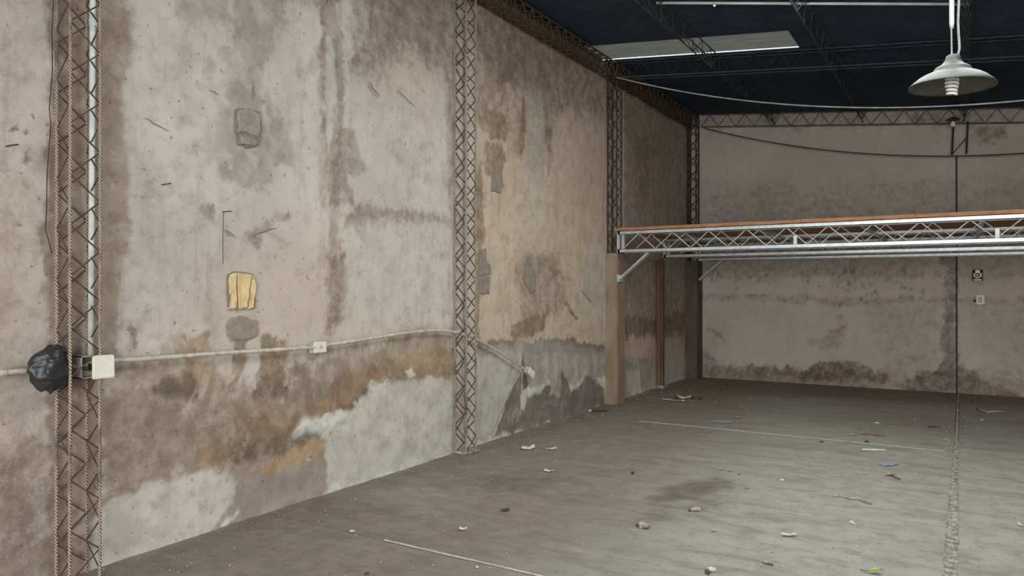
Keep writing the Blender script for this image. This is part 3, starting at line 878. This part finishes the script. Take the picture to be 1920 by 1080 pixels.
# roof rafters across the hall
def rafter(y, label, depth=.22, wide=.13):
    r = empty('roof_rafter', (.15, y, roof_z(.15) - depth - .03))
    tag(r, label, 'rafter', 'lattice roof rafters')
    x0, x1 = .16, ROOM_W - .05
    zo = depth + .03
    lattice_box(r, (x0, y, roof_z(x0) - zo), (x1, y, roof_z(x1) - zo), (0, wide, 0), (0, 0, depth), .3, .009, .004, M['roof_steel'], M['roof_shade'])
    return r
rafter(9.5, 'thin lattice rafter crossing under the dark roof behind the skylight')
bt = empty('roof_truss', (.3, 13.2, 4.5))
tag(bt, 'flat zigzag roof truss lying against the top of the end wall', 'truss')
x0, x1 = .22, ROOM_W - .05
lattice_box(bt, (x0, 13.2, roof_z(x0) - .24), (x1, 13.2, roof_z(x1) - .24), (0, 0, .22), (0, 0, 0), .31, .009, .0055, M['truss_grey'], M['truss_grey'], faces=1, chords=2)

# lattice purlins running down the hall
def purlin(x, label):
    r = empty('roof_purlin', (x, 9, roof_z(x) - .22))
    tag(r, label, 'purlin', 'lattice roof purlins')
    y0, y1 = 4.0, Y_BACK - .05
    A = Vector((x, y0, roof_z(x) - .2)); Bq = Vector((x, y1, roof_z(x) - .2))
    tl = Vector((-.06, 0, .17)); tr = Vector((.06, 0, .17))
    for c in (Vector((0, 0, 0)), tl, tr):
        child(MB().tube([A + c, Bq + c], .008, 6).build('chord', M['roof_steel']), r)
    for c in (tl, tr):
        child(zig(A, Bq, A + c, Bq + c, .36, .005).build('lacing_bar', M['roof_steel']), r)
purlin(1.5, 'lattice purlin under the roof that crosses the skylight sheet')
purlin(2.87, 'lattice purlin just right of the skylight sheet')
purlin(4.27, 'lattice purlin above the hanging lamp')

# ------------------------------------------------------------------ pilasters
o = MB().bbox((-.04, 9.52, -.03), (.165, 9.80, 2.1), .012).build('trim_1', M['pilaster']); tag(o, 'plastered brown pilaster carrying the mezzanine end', kind='structure')
o = MB().bbox((-.04, 13.0, -.03), (.21, 13.33, 2.1), .012).build('trim_2', M['pilaster_dark']); tag(o, 'plastered pilaster in the far corner', kind='structure')
sp = empty('support_post', (.08, 11.5, 0))
tag(sp, 'narrow brown post against the wall behind the pilaster', 'post')
child(MB().bbox((.02, 11.42, .0), (.13, 11.55, 2.09), .03).build('shaft', M['post']), sp)
child(MB().bbox((.015, 11.38, .0), (.17, 11.6, .05), .015).build('footing', M['mortar']), sp)
o = MB().box((4.160, Y_BACK - .022, .0), (4.180, Y_BACK + .02, 3.66)).build('added_joint_line_strip', M['rebar_dark'])  # added dark strip that draws the recessed joint line of the wall
tag(o, 'thin dark vertical strip standing in for the joint groove in the end wall above the floor joint', 'strip')

# ------------------------------------------------------------------ mezzanine
X0, X1 = .18, ROOM_W - .05
ZT0, ZT1 = 2.10, 2.40
def cprof(mb, x0, x1, y, z, h=.05, w=.05, lip=1, t=.006):
    """C channel along x, open side facing lip*y"""
    mb.box((x0, min(y, y + lip * w), z), (x1, max(y, y + lip * w), z + t))
    mb.box((x0, min(y, y + lip * w), z + h - t), (x1, max(y, y + lip * w), z + h))
    mb.box((x0, min(y, y + lip * t), z), (x1, max(y, y + lip * t), z + h))
def mezz_truss(y, label, brace=True, zshift=0):
    r = empty('mezzanine_truss', (X0, y, ZT0))
    tag(r, label, 'truss', 'galvanised mezzanine trusses')
    yb = y + .2
    for (yy, lip) in ((y, 1), (yb, -1)):
        for (nm, z) in (('bottom_chord', ZT0), ('top_chord', ZT1 - .05)):
            mb = MB(); cprof(mb, X0, X1, yy, z, .05, .05, lip); child(mb.build(nm, M['galv']), r)
        ph = .02 if lip == 1 else .27
        A = (X0 + .05 + ph * .48, yy + lip * .02, ZT0 + .045); Bq = (X1 - .05, yy + lip * .02, ZT0 + .045)
        C = (A[0], A[1], ZT1 - .045); D = (Bq[0], Bq[1], ZT1 - .045)
        child(zig(A, Bq, C, D, .48, .0065).build('lacing_bar', M['galv_rod']), r)
        child(MB().box((X0 - .012, min(yy, yy + lip * .05), ZT0), (X0 + .03, max(yy, yy + lip * .05), ZT1)).build('end_post', M['galv']), r)
    child(MB().box((X0 + .06, y + .0, ZT0 + .05), (X0 + .095, y + .04, ZT1 - .05)).build('end_post', M['galv']), r)
    if brace:
        a = Vector((X0 + .01, y + .1, 1.75)); b = Vector((X0 + .43, y + .1, ZT0 + .005))
        d = (b - a).normalized()
        rot = d.to_track_quat('X', 'Z').to_matrix().to_4x4()
        Mx = Matrix.Translation(a) @ rot
        l = (b - a).length
        child(MB().box((0, -.05, -.012), (l, -.015, .012), Mx).box((0, .015, -.012), (l, .05, .012), Mx).build('knee_brace', M['galv']), r)
        child(MB().box((-.005 + X0 - .02, y + .03, 1.70), (X0 + .015, y + .17, 1.80)).build('brace_plate', M['galv']), r)
    return r
t1 = mezz_truss(9.5, 'front galvanised zigzag truss carrying the wooden mezzanine edge')
for (px, py) in ((1491, 452), (1870, 436)):
    q = on_back(px, py, 9.49)
    child(MB().box((q.x - .02, 9.49, ZT0 + .045), (q.x + .02, 9.50, ZT0 + .15)).build('splice_plate', M['conduit_white']), t1)
mezz_truss(11.35, 'middle galvanised truss seen below the front truss under the deck', brace=False)
mezz_truss(13.03, 'rear galvanised truss against the end wall under the deck')
dk = empty('mezzanine_deck', (X0, 9.44, ZT1))
tag(dk, 'orange brown wooden board deck of the mezzanine', 'deck')
x = X0 - .04; i = 0
while x < X1:
    x2 = min(X1, x + 1.22)
    for (ya, yb) in ((9.475, 11.44), (11.444, 13.24)):
        child(MB().box((x, ya, ZT1 + .002), (x2 - .004, yb, ZT1 + .042)).build('board', M['deck']), dk)
    x = x2
for k in range(7):
    xx = .75 + k * 1.22
    for (ya, yb) in ((9.72, 11.33), (11.57, 13.0)):
        mb = MB().box((xx, ya, ZT1 - .05), (xx + .05, yb, ZT1 + .0015))
        child(mb.build('joist', M['galv']), dk)

# ------------------------------------------------------------------ conduit run on the left wall
XC = .045
def conduit(pts, label, r=.015, mat='conduit', clips=()):
    P = [on_left(px, py, XC) for (px, py) in pts]
    # smooth
    for _ in range(3):
        Q = [P[0]]
        for a, b in zip(P[:-1], P[1:]): Q += [a.lerp(b, .25), a.lerp(b, .75)]
        Q.append(P[-1]); P = Q
    o = MB().tube(P, r, 10).build('conduit', M[mat], smooth=True)
    tag(o, label, 'conduit', 'conduit run on the left wall')
    for (px, py) in clips:
        q = on_left(px, py, XC)
        b_ = MB().tube([q + Vector((0, -.012, 0)), q + Vector((0, .012, 0))], r * 1.25, 10).box((.0, q.y - .01, q.z - .006), (XC, q.y + .01, q.z + .006)).build('clip', M[mat], o)
    return o
conduit([(-60,709),(0,700),(48,695)], 'grey conduit end entering the picture left of the black bag', clips=((6,699),))
conduit([(128,688),(158,684),(172,682)], 'short grey conduit piece between black bag and white box')
conduit([(205,677),(300,671),(400,663),(500,657),(590,651)], 'long grey conduit between square box and wall outlet', clips=((400,663),))
conduit([(612,647),(680,637),(760,624),(820,618),(865,624),(905,641),(950,668),(983,692)], 'arching grey conduit drooping from the outlet past the middle column', clips=((860,622),))
# vertical white conduit inside the first column
a = on_left(175, -60, .05); b = on_left(170, 668, .05)
o = MB().tube([(.05, a.y, 4.5), (.05, (a.y + b.y) / 2, 2.6), (.05, b.y, b.z)], .0155, 12).build('vertical_conduit', M['conduit_white'], smooth=True)
tag(o, 'white plastic conduit rising inside the nearest lattice column', 'conduit')
q = on_left(174, 42, .05)
MB().tube([(.05, q.y, q.z - .02), (.05, q.y, q.z + .02)], .021, 12).build('coupling', M['conduit_white'], o)
# square junction box
q = on_left(196, 688, .17)
jb = empty('junction_box', (.1, q.y, q.z)); tag(jb, 'square cream junction box with loose lid beside the first column', 'junction box')
h = .062
child(MB().box((.02, q.y - h - .03, q.z - h), (.1, q.y - h - .022, q.z + h)).box((.02, q.y - h - .03, q.z + h - .006), (.1, q.y + h, q.z + h)).box((.02, q.y - h - .03, q.z - h), (.1, q.y + h, q.z - h + .006)).box((.015, q.y - h - .03, q.z - h), (.022, q.y + h, q.z + h)).box((.02, q.y + h - .006, q.z - h), (.1, q.y + h, q.z + h)).build('box_body', M['plastic_grey']), jb)
child(MB().bbox((.15, q.y - h, q.z - h - .003), (.17, q.y + h, q.z + h + .003), .007).build('lid', M['plastic']), jb)
child(MB().tube([(.06, q.y - .05, q.z + .02), (.11, q.y - .085, q.z - .01), (.16, q.y - .05, q.z - .02)], .004, 6).build('wire', M['black_hole']), jb)
child(MB().box((.1, q.y - h + .01, q.z - .02), (.152, q.y + h - .02, q.z + .02)).build('terminal_block', M['black_hole']), jb)
# outlet on the conduit
q = on_left(600, 651, .05)
ou = empty('wall_outlet', (.03, q.y, q.z)); tag(ou, 'white rectangular wall outlet midway on the conduit', 'outlet')
child(MB().bbox((.0, q.y - .07, q.z - .042), (.045, q.y + .062, q.z + .036), .004).build('outlet_box', M['plastic_grey']), ou)
fp = child(MB().bbox((.045, q.y - .064, q.z - .042), (.056, q.y + .066, q.z + .042), .004).build('face_plate', M['plastic']), ou)
for d in (-.009, .009):
    g = MB().box((.0555, q.y + .008 + d - .002, q.z - .008), (.0575, q.y + .008 + d + .002, q.z + .006)).build('socket_slot', M['black_hole'], fp)
MB().box((.0555, q.y + .006, q.z + .009), (.0575, q.y + .01, q.z + .016)).build('socket_slot', M['black_hole'], fp)
# drooping end box
q = on_left(993, 698, .06)
Mx = Matrix.Translation(q) @ Matrix.Rotation(math.radians(-38), 4, 'X')
eb2 = empty('conduit_end_box', q); tag(eb2, 'small tilted white box hanging at the conduit end', 'junction box')
o = MB().bbox((-.03, -.075, -.04), (.015, .065, .035), .005, Matrix.Rotation(math.radians(-33), 4, 'X')).build('box_body', M['plastic_grey'], eb2)
o = MB().bbox((.015, -.06, -.045), (.026, .08, .04), .004, Matrix.Rotation(math.radians(-33), 4, 'X')).build('face_plate', M['plastic'], eb2)
# black bag tied round the conduit
def bag():
    bm = bmesh.new(); bmesh.ops.create_icosphere(bm, subdivisions=5, radius=1)
    for v in bm.verts:
        d = v.co.normalized()
        wp = d + .35 * Vector((mnoise.noise(d * 1.4 + Vector((1, 2, 3))), mnoise.noise(d * 1.4 + Vector((5, 1, 9))), mnoise.noise(d * 1.4 + Vector((2, 7, 1)))))
        fold = max(0, 1 - 1.6 * abs(mnoise.noise(Vector((wp.x * .9, wp.y * 1.5 - wp.z * .8, wp.z * .9)) + Vector((4.3, .6, 6.1))))) ** 2
        fold2 = max(0, 1 - 2.2 * abs(mnoise.noise(Vector((wp.x * 1.4, wp.y * .9 + wp.z * 2.0, wp.z * 1.2)) + Vector((.4, 5.2, 1.7))))) ** 2
        r = .86 + .16 * mnoise.noise(d * 1.1 + Vector((3.3, 1.2, 2.4))) + .15 * fold + .11 * fold2
        v.co = Vector((d.x * .082 * r, d.y * .106 * r * (1 - .12 * max(0, d.z)), d.z * .124 * r))
        if d.y > .5: v.co.z -= .02 * (d.y - .5)
    me = bpy.data.meshes.new('plastic_bag'); bm.to_mesh(me); bm.free()
    me.polygons.foreach_set('use_smooth', [True] * len(me.polygons))
    me.materials.append(M['bag'])
    o = bpy.data.objects.new('plastic_bag', me); COL.objects.link(o)
    return o
bg = bag(); bg.location = on_left(97, 688, .085)
tag(bg, 'crumpled black plastic bag tied round the conduit left of the first column', 'plastic bag')

# ------------------------------------------------------------------ nails, wires on walls
def nail(px, py, dy, dz, label):
    q = on_left(px, py, .0)
    o = MB().tube([q + Vector((-.02, 0, 0)), q + Vector((.03, .0, .0)), q + Vector((.04, dy, dz))], .0035, 6).build('bent_nail', M['rebar_dark'])
    tag(o, label, 'nail', 'bent nails in the left wall'); return o
nail(305, 346, .03, .008, 'bent nail in the pale plaster right of the first column')
nail(420, 397, .03, .004, 'bent nail with a thin wire hanging above the yellow patch')
nail(12, 274, .04, .012, 'bent nail at the left edge of the picture')
q = on_left(419, 398, .012); q2 = on_left(418, 495, .012)
o = MB().tube([q, q.lerp(q2, .5) + Vector((0, -.004, 0)), q2], .0022, 5).build('hanging_wire', M['rebar_dark'])
tag(o, 'thin dark wire hanging from the nail above the yellow patch', 'wire')
pts = [(100,0),(97,60),(98,130),(92,205),(95,235),(91,285),(88,325),(87,400),(85,430),(92,455),(97,475)]
o = MB().tube([on_left(px, py, .02 + .015 * (i % 2)) for i, (px, py) in enumerate(pts)], .0025, 5).build('loose_wire', M['rebar_dark'])
tag(o, 'thin wavy wire along the left side of the nearest column', 'wire')

# switches on the end wall
q = on_back(1833, 516)
s1 = empty('fuse_box', (q.x, Y_BACK, q.z)); tag(s1, 'small pale breaker box with dark window, upper one on the end wall', 'breaker box')
child(MB().bbox((q.x - .068, 13.25, q.z - .085), (q.x + .068, 13.31, q.z + .085), .006).build('housing', M['cable_dark']), s1)
fr = child(MB().box((q.x - .05, 13.235, q.z - .045), (q.x - .032, 13.251, q.z + .075)).box((q.x + .032, 13.235, q.z - .045), (q.x + .05, 13.251, q.z + .075)).box((q.x - .05, 13.235, q.z + .03), (q.x + .05, 13.251, q.z + .075)).box((q.x - .05, 13.235, q.z - .045), (q.x + .05, 13.251, q.z - .028)).build('frame', M['plastic']), s1)
child(MB().box((q.x - .02, 13.24, q.z - .012), (q.x + .02, 13.251, q.z + .012)).build('breaker', M['plastic_grey']), s1)
child(MB().box((q.x - .05, 13.235, q.z - .08), (q.x + .05, 13.251, q.z - .062)).build('bottom_rail', M['plastic']), s1)
q3 = q + Vector((.03, -.02, .085))
o = MB().tube([q3, q3 + Vector((.015, 0, .08)), q3 + Vector((.02, .0, .2))], .005, 6).build('feed_cable', M['cable'])
tag(o, 'short grey cable rising from the breaker box', 'cable')
q = on_back(1838, 562)
s2 = empty('light_switch', (q.x, Y_BACK, q.z)); tag(s2, 'white light switch below the breaker box on the end wall', 'light switch')
child(MB().bbox((q.x - .052, 13.262, q.z - .066), (q.x + .052, 13.31, q.z + .066), .006).build('switch_plate', M['plastic']), s2)
child(MB().bbox((q.x - .03, 13.252, q.z - .045), (q.x + .026, 13.264, q.z + .045), .004).build('rocker', M['plastic_grey']), s2)
child(MB().box((q.x - .085, 13.27, q.z - .03), (q.x - .052, 13.3, q.z + .0)).build('conduit_stub', M['black_hole']), s2)

# ------------------------------------------------------------------ slung cables
def slung(name, f, x0, x1, y, r, mat, label):
    pts = [(x0 + (x1 - x0) * i / 40, y, f(x0 + (x1 - x0) * i / 40)) for i in range(41)]
    o = MB().tube(pts, r, 6).build(name, M[mat], smooth=True); tag(o, label, 'cable'); return o
slung('overhead_cable', lambda x: 3.575 + .85 * ((x - 5) / 4.6) ** 2, .2, 8.1, 9.42, .009, 'cable', 'pale cable sagging across the hall below the roof rafter')
slung('overhead_cable', lambda x: 3.58 + .84 * ((x - 5.2) / 4.73) ** 2, .3, 8.2, 13.12, .010, 'cable_dark', 'dark cable sagging in front of the upper end wall')
a = Vector((1.5, 7.45, roof_z(1.5) - .03)); b = Vector((4.3, 8.34, roof_z(4.3) - .03))
o = MB().tube([a, a.lerp(b, .5), b], .014, 8).build('roof_conduit', M['conduit_white'], smooth=True)
tag(o, 'pale conduit clipped under the roof at the top edge of the picture', 'conduit')

# ------------------------------------------------------------------ hanging lamp
LC = on_back(1785, 163, 4.45)           # centre of the rim
lamp = empty('pendant_lamp', LC); tag(lamp, 'aluminium pendant lamp with spiral bulb hanging at upper right', 'lamp')
prof = [(.198, .003), (.202, 0), (.200, .005), (.186, .020), (.157, .045), (.132, .060), (.116, .067), (.098, .073), (.090, .077), (.086, .090), (.078, .100), (.064, .108), (.051, .116), (.045, .125), (.036, .140), (.032, .158), (.024, .163)]
inn = [(max(.004, r - .004), z - .003) for (r, z) in prof[2:]]
tilt = Matrix.Rotation(math.radians(2.0), 4, 'Y')
sh = MB().lathe([(.02, .157)] + inn[::-1][1:] + prof, 56, M=tilt).build('lamp_shade', M['alu'], lamp, smooth=True)
MB().lathe([(.0, .166), (.02, .165), (.024, .155), (.028, .11), (.028, .07), (.0, .07)], 24, M=tilt).build('socket', M['plastic_grey'], lamp, smooth=True)
pts = []
for i in range(150):
    t = i / 149; a = t * 2 * math.pi * 5.0
    rr = .0275 * (.75 + .25 * math.sin(math.pi * min(1, t * 1.2 + .12)))
    pts.append((rr * math.cos(a), rr * math.sin(a), .052 - t * .092))
bl = MB().tube(pts, .0072, 8).build('spiral_bulb', M['cfl'], lamp, smooth=True)
MB().lathe([(.0, .085), (.024, .085), (.029, .068), (.028, .05), (.0, .05)], 20).build('bulb_base', M['plastic'], bl, smooth=True)
zr = roof_z(LC.x) - LC.z
MB().tube([(0, 0, .16), (-.002, 0, .31)], .004, 8).build('hanger_rod', M['cable'], lamp)
MB().lathe([(.0, .30), (.008, .302), (.0115, .33), (.0115, .6), (.0115, zr - .02), (0, zr - .02)], 12).build('hanger_tube', M['conduit_white'], lamp, smooth=True)
cab = [(.026, 0, .155), (.034, 0, .19), (.033, 0, .225), (.030, 0, .27), (.028, 0, .33), (.031, 0, .42), (.036, 0, .5), (.034, 0, .7), (.025, 0, 1.0), (.014, 0, zr - .05)]
MB().tube(cab, .006, 8).build('power_cable', M['cable'], lamp, smooth=True)

# small bare bulb far back
q = on_back(1787, 233, 13.0)
bb = empty('bare_bulb', (q.x, q.y, q.z)); tag(bb, 'small white bare bulb under the far roof truss', 'bulb')
MB().lathe([(0, -.04), (.02, -.035), (.037, -.012), (.037, .008), (.022, .035), (.014, .05), (0, .05)], 20).build('glass_bulb', M['cfl'], bb, smooth=True)
MB().lathe([(0, .11), (.03, .105), (.09, .075), (.095, .07), (.03, .05), (.014, .045), (0, .045)], 20).build('bulb_holder', M['rebar_dark'], bb, smooth=True)
MB().tube([(0, 0, .1), (0, .0, roof_z(q.x) - q.z - .2)], .006, 6).build('hanger_rod', M['rebar_dark'], bb)

# ------------------------------------------------------------------ litter on the floor
M['scrap_white'] = simple('white_paper', srgb(206, 201, 189), srgb(184, 178, 166), 20, .9)
M['scrap_pale'] = simple('pale_plaster_bit', srgb(182, 174, 160), srgb(132, 122, 110), 30, .95, bump=.8)
M['scrap_blue'] = simple('blue_plastic_scrap', srgb(156, 164, 182), srgb(140, 149, 168), 14, .8)
M['scrap_dark'] = simple('dark_dirt_bit', srgb(98, 86, 75), srgb(70, 61, 54), 24, .9)
M['scrap_wood'] = simple('brown_wood_splinter', srgb(136, 108, 82), srgb(108, 84, 64), 18, .9)
M['leaf'] = simple('green_leaf', srgb(150, 190, 70), srgb(116, 160, 50), 14, .6)

def chunk(px, py, w, mat, label, flat=.45, name='plaster_chunk', cat='rubble', group='rubble on the floor', seed=0):
    q = on_floor(px, py); bm = bmesh.new(); bmesh.ops.create_icosphere(bm, subdivisions=2, radius=.86)
    rs = random.Random(seed + int(px)); off = Vector((rs.random() * 9, rs.random() * 9, 0))
    an = rs.uniform(0, 3.1); asp = rs.uniform(.55, .8)
    for v in bm.verts:
        r = 1 + .75 * mnoise.noise(v.co * 1.7 + off) + .5 * mnoise.noise(v.co * 4.3 + off)
        c = v.co * r
        x = c.x * w / 2; y = c.y * w / 2 * asp; z = max(c.z, -.35) * w / 2 * flat
        v.co = Vector((x * math.cos(an) - y * math.sin(an), x * math.sin(an) + y * math.cos(an), z))
    zm = min(v.co.z for v in bm.verts)
    for v in bm.verts: v.co.z -= zm
    me = bpy.data.meshes.new(name); bm.to_mesh(me); bm.free(); me.materials.append(M[mat])
    o = bpy.data.objects.new(name, me); o.location = (q.x, q.y, .001); COL.objects.link(o)
    tag(o, label, cat, group); return o

def stick(pts, r, mat, label, name='wood_splinter', cat='stick', group='sticks on the floor'):
    P = [on_floor(px, py) + Vector((0, 0, r + .001 + .3 * r * (i % 2))) for i, (px, py) in enumerate(pts)]
    q = P[0].copy(); q.z = 0
    rr = [r * (.75 if i in (0, len(P) - 1) else 1) for i in range(len(P))]
    o = MB().tube([p - q for p in P], rr, 6).build(name, M[mat]); o.location = q
    tag(o, label, cat, group); return o

def scrap(px, py, w, d, mat, label, name='paper_scrap', cat='scrap', group='scraps on the floor', curl=.012):
    q = on_floor(px, py); rs = random.Random(int(px * 3 + py)); an = rs.uniform(-.5, .5) + YAW
    n = 6; V = []; F = []
    for lay in (0, 1):
        for i in range(n + 1):
            for j in range(n + 1):
                u = i / n - .5; v = j / n - .5
                e = 1 + .3 * mnoise.noise((u * 3 + px, v * 3 + py, 0))
                x = u * w * e; y = v * d * e
                z = abs(curl * (mnoise.noise((u * 2.5 + px, v * 2.5, 3)) + .5 * (u * u + v * v) * 4)) + .0015 + lay * .002
                V.append((x * math.cos(an) - y * math.sin(an), x * math.sin(an) + y * math.cos(an), z))
    k = (n + 1) ** 2
    for i in range(n):
        for j in range(n):
            a = i * (n + 1) + j
            F.append((a, a + 1, a + n + 2, a + n + 1)); F.append((k + a, k + a + n + 1, k + a + n + 2, k + a + 1))
    rim = [i*(n+1) for i in range(n+1)] + [n*(n+1)+j for j in range(1, n+1)] + [i*(n+1)+n for i in range(n-1, -1, -1)] + [j for j in range(n-1, 0, -1)]
    for a, b in zip(rim, rim[1:] + rim[:1]): F.append((a, b, k + b, k + a))
    o = mesh_obj(name, V, F, M[mat]); o.location = (q.x, q.y, 0)
    tag(o, label, cat, group); return o

scrap(1282, 748, .17, .10, 'scrap_white', 'crumpled white paper in the litter near the far left corner', curl=.05)
scrap(1262, 752, .30, .06, 'scrap_pale', 'flat pale strip lying beside the crumpled paper in the far left', curl=.02)
chunk(1298, 747, .13, 'scrap_dark', 'dark crumb right of the crumpled paper', .3, 'dirt_clump')
chunk(1312, 748, .10, 'scrap_dark', 'small dark crumb at the right end of the far litter', .3, 'dirt_clump')
chunk(1268, 746, .08, 'scrap_dark', 'small dark crumb at the left end of the far litter', .3, 'dirt_clump')
chunk(1107, 771, .055, 'scrap_white', 'white lump at the tip of the dark scrap by the pilaster', .6)
scrap(1124, 771, .20, .09, 'scrap_dark', 'dark flat scrap on the floor at the pilaster foot', name='cardboard_scrap')
scrap(1352, 791, .22, .13, 'scrap_blue', 'light blue plastic scrap on the far floor', name='plastic_scrap', curl=.004)
scrap(1383, 783, .10, .07, 'scrap_pale', 'tiny pale scrap right of the blue plastic scrap')
scrap(1665, 871, .16, .09, 'scrap_blue', 'faded blue scrap below the white stick', name='plastic_scrap', curl=.004)
stick([(1616,845),(1640,846),(1660,846)], .011, 'scrap_white', 'straight white stick on the right part of the floor', 'white_stick')
stick([(1610,815),(1635,816),(1660,819)], .010, 'scrap_wood', 'brown wooden splinter above the white stick')
scrap(1600, 816, .08, .05, 'scrap_pale', 'pale fleck at the left end of the brown splinter', curl=.01)
stick([(1660,893),(1672,894),(1688,900)], .006, 'scrap_dark', 'short dark twig below the faded blue scrap', 'twig')
scrap(1672, 890, .06, .04, 'scrap_pale', 'pale fleck touching the short dark twig', curl=.01)
stick([(1562,932),(1575,931),(1592,936),(1608,937),(1622,942),(1634,947)], .008, 'scrap_pale', 'long crooked pale twig in the middle right of the floor', 'twig')
stick([(1740,802),(1752,801),(1765,802)], .009, 'scrap_dark', 'short dark stick left of the mortar joint', 'twig')
stick([(1830,766),(1838,771),(1850,775),(1864,774),(1880,774)], .014, 'scrap_pale', 'twisted pale strip on the far floor right of the mortar joint', 'plastic_strip')
chunk(1823, 753, .07, 'scrap_dark', 'dark lump near the end wall right of the mortar joint', .5, 'dirt_clump')
chunk(1363, 722, .09, 'scrap_dark', 'dark lump close to the end wall on the left', .5, 'dirt_clump')
chunk(1305, 957, .085, 'scrap_pale', 'broken plaster chunk, upper one of the two larger chunks', .5)
chunk(1207, 988, .10, 'scrap_pale', 'broken plaster chunk, largest one, lower left of the dark floor smear', .55)
chunk(1196, 986, .04, 'scrap_dark', 'dark crumb touching the largest plaster chunk', .6, 'dirt_clump')
chunk(1293, 958, .035, 'scrap_dark', 'dark crumb left of the upper plaster chunk', .5, 'dirt_clump')
chunk(1338, 996, .04, 'scrap_pale', 'small plaster crumb below the upper plaster chunk', .8)
scrap(1480, 1004, .09, .035, 'scrap_white', 'flat white flake on the lower middle floor')
chunk(1597, 982, .04, 'scrap_white', 'small white pebble below the long crooked twig', .8)
chunk(1440, 1055, .075, 'scrap_pale', 'round flat plaster disc near the bottom edge', .2)
chunk(1335, 1070, .05, 'scrap_white', 'white plaster crumb at the bottom edge below the small crumb', .7)
chunk(1326, 1074, .045, 'scrap_dark', 'dark crumb beside the white crumb at the bottom edge', .6, 'dirt_clump')
scrap(990, 842, .12, .06, 'scrap_white', 'white paper scrap right of the middle column foot', curl=.03)
scrap(1033, 843, .11, .035, 'scrap_white', 'thin white scrap farther right of the middle column foot', curl=.02)
scrap(1030, 884, .08, .04, 'scrap_white', 'white flake on the bare floor in front of the third bay')
chunk(947, 957, .08, 'scrap_dark', 'flat dark crumb on the left floor', .25, 'dirt_clump')
scrap(867, 993, .05, .035, 'scrap_white', 'white flake on the lower left floor above the pale joint')
chunk(661, 997, .04, 'scrap_white', 'white crumb at the left end of the near pale joint', .5)
chunk(1186, 887, .06, 'scrap_dark', 'dark twiggy crumb in the middle of the floor', .4, 'dirt_clump')
chunk(1352, 880, .045, 'scrap_pale', 'pale crumb, left one of a row of three', .5)
chunk(1367, 883, .05, 'scrap_pale', 'pale crumb, middle one of a row of three', .5)
chunk(1386, 888, .045, 'scrap_pale', 'pale crumb, right one of a row of three', .5)
chunk(1399, 915, .05, 'scrap_pale', 'pale crumb at the right tip of the dark floor smear', .4)
chunk(1466, 901, .035, 'scrap_white', 'tiny white crumb in the centre of the bright floor', .5)
chunk(895, 1064, .022, 'scrap_white', 'white pebble beside the near pale joint', .8)
chunk(1643, 794, .06, 'scrap_white', 'white crumb on the far floor above the brown splinter', .4)
chunk(1625, 829, .06, 'scrap_dark', 'dark crumb between brown splinter and white stick', .5, 'dirt_clump')
chunk(1841, 788, .05, 'scrap_white', 'white crumb below the twisted pale strip', .4)
chunk(1912, 985, .05, 'scrap_white', 'white crumb at the right edge of the picture', .5)
chunk(688, 1076, .03, 'scrap_dark', 'dark crumb at the bottom edge on the left', .6, 'dirt_clump')
chunk(1540, 829, .05, 'scrap_dark', 'dark crumb at the right end of the far pale joint', .4, 'dirt_clump')
# green leaf
q = on_floor(1628, 1073)
V = []; F = []
n = 8
for lay in (0, 1):
    for i in range(n + 1):
        t = i / n; w = .017 * math.sin(math.pi * min(1, t * .97 + .03)) ** .8
        z = .006 + .02 * t * (1 - t) + .012 * t
        for s_ in (-1, -.5, 0, .5, 1):
            V.append((.075 * t, s_ * w, z + abs(s_) * .006 + lay * .001))
k = (n + 1) * 5
for i in range(n):
    for j in range(4):
        a = i * 5 + j
        F.append((a, a + 5, a + 6, a + 1)); F.append((k + a, k + a + 1, k + a + 6, k + a + 5))
lf = empty('leaf', (q.x, q.y, 0)); tag(lf, 'green leaf on the floor at the bottom edge', 'leaf')
ob = mesh_obj('leaf_blade', V, F, M['leaf'], lf); ob.rotation_euler = (0, 0, .35)
ob = MB().tube([(0, 0, .006), (-.02, .006, .004), (-.045, .018, .003)], .0022, 6).build('leaf_stem', M['scrap_dark'], lf)
# crumbs nobody could count
rs = random.Random(5); mb = MB()
for i in range(900):
    if rs.random() < .45:
        x = abs(rs.gauss(0, .25)) + .03; y = rs.uniform(2, 12.8)
    else:
        x = rs.uniform(.2, 5.2); y = rs.uniform(2.8, 12.8)
    if i % 9 == 0: x = XJ + rs.gauss(0, .09)
    if x < .3 and 11.2 < y < 11.75 or x < .5 and 8.9 < y < 10: continue
    s = rs.uniform(.003, .009) * (1 + .3 * (y > 8))
    pts = [(x + s * rs.uniform(.6, 1.2) * math.cos(a), y + s * rs.uniform(.6, 1.2) * math.sin(a), 0) for a in (0, 1.26, 2.5, 3.77, 5.0)]
    mb.add(pts + [(x, y, s * .9)], [(0,1,5),(1,2,5),(2,3,5),(3,4,5),(4,0,5)])
o = mb.build('fine_crumbs', M['scrap_pale'])
tag(o, 'fine plaster crumbs scattered over the concrete floor', 'crumbs', kind='stuff')
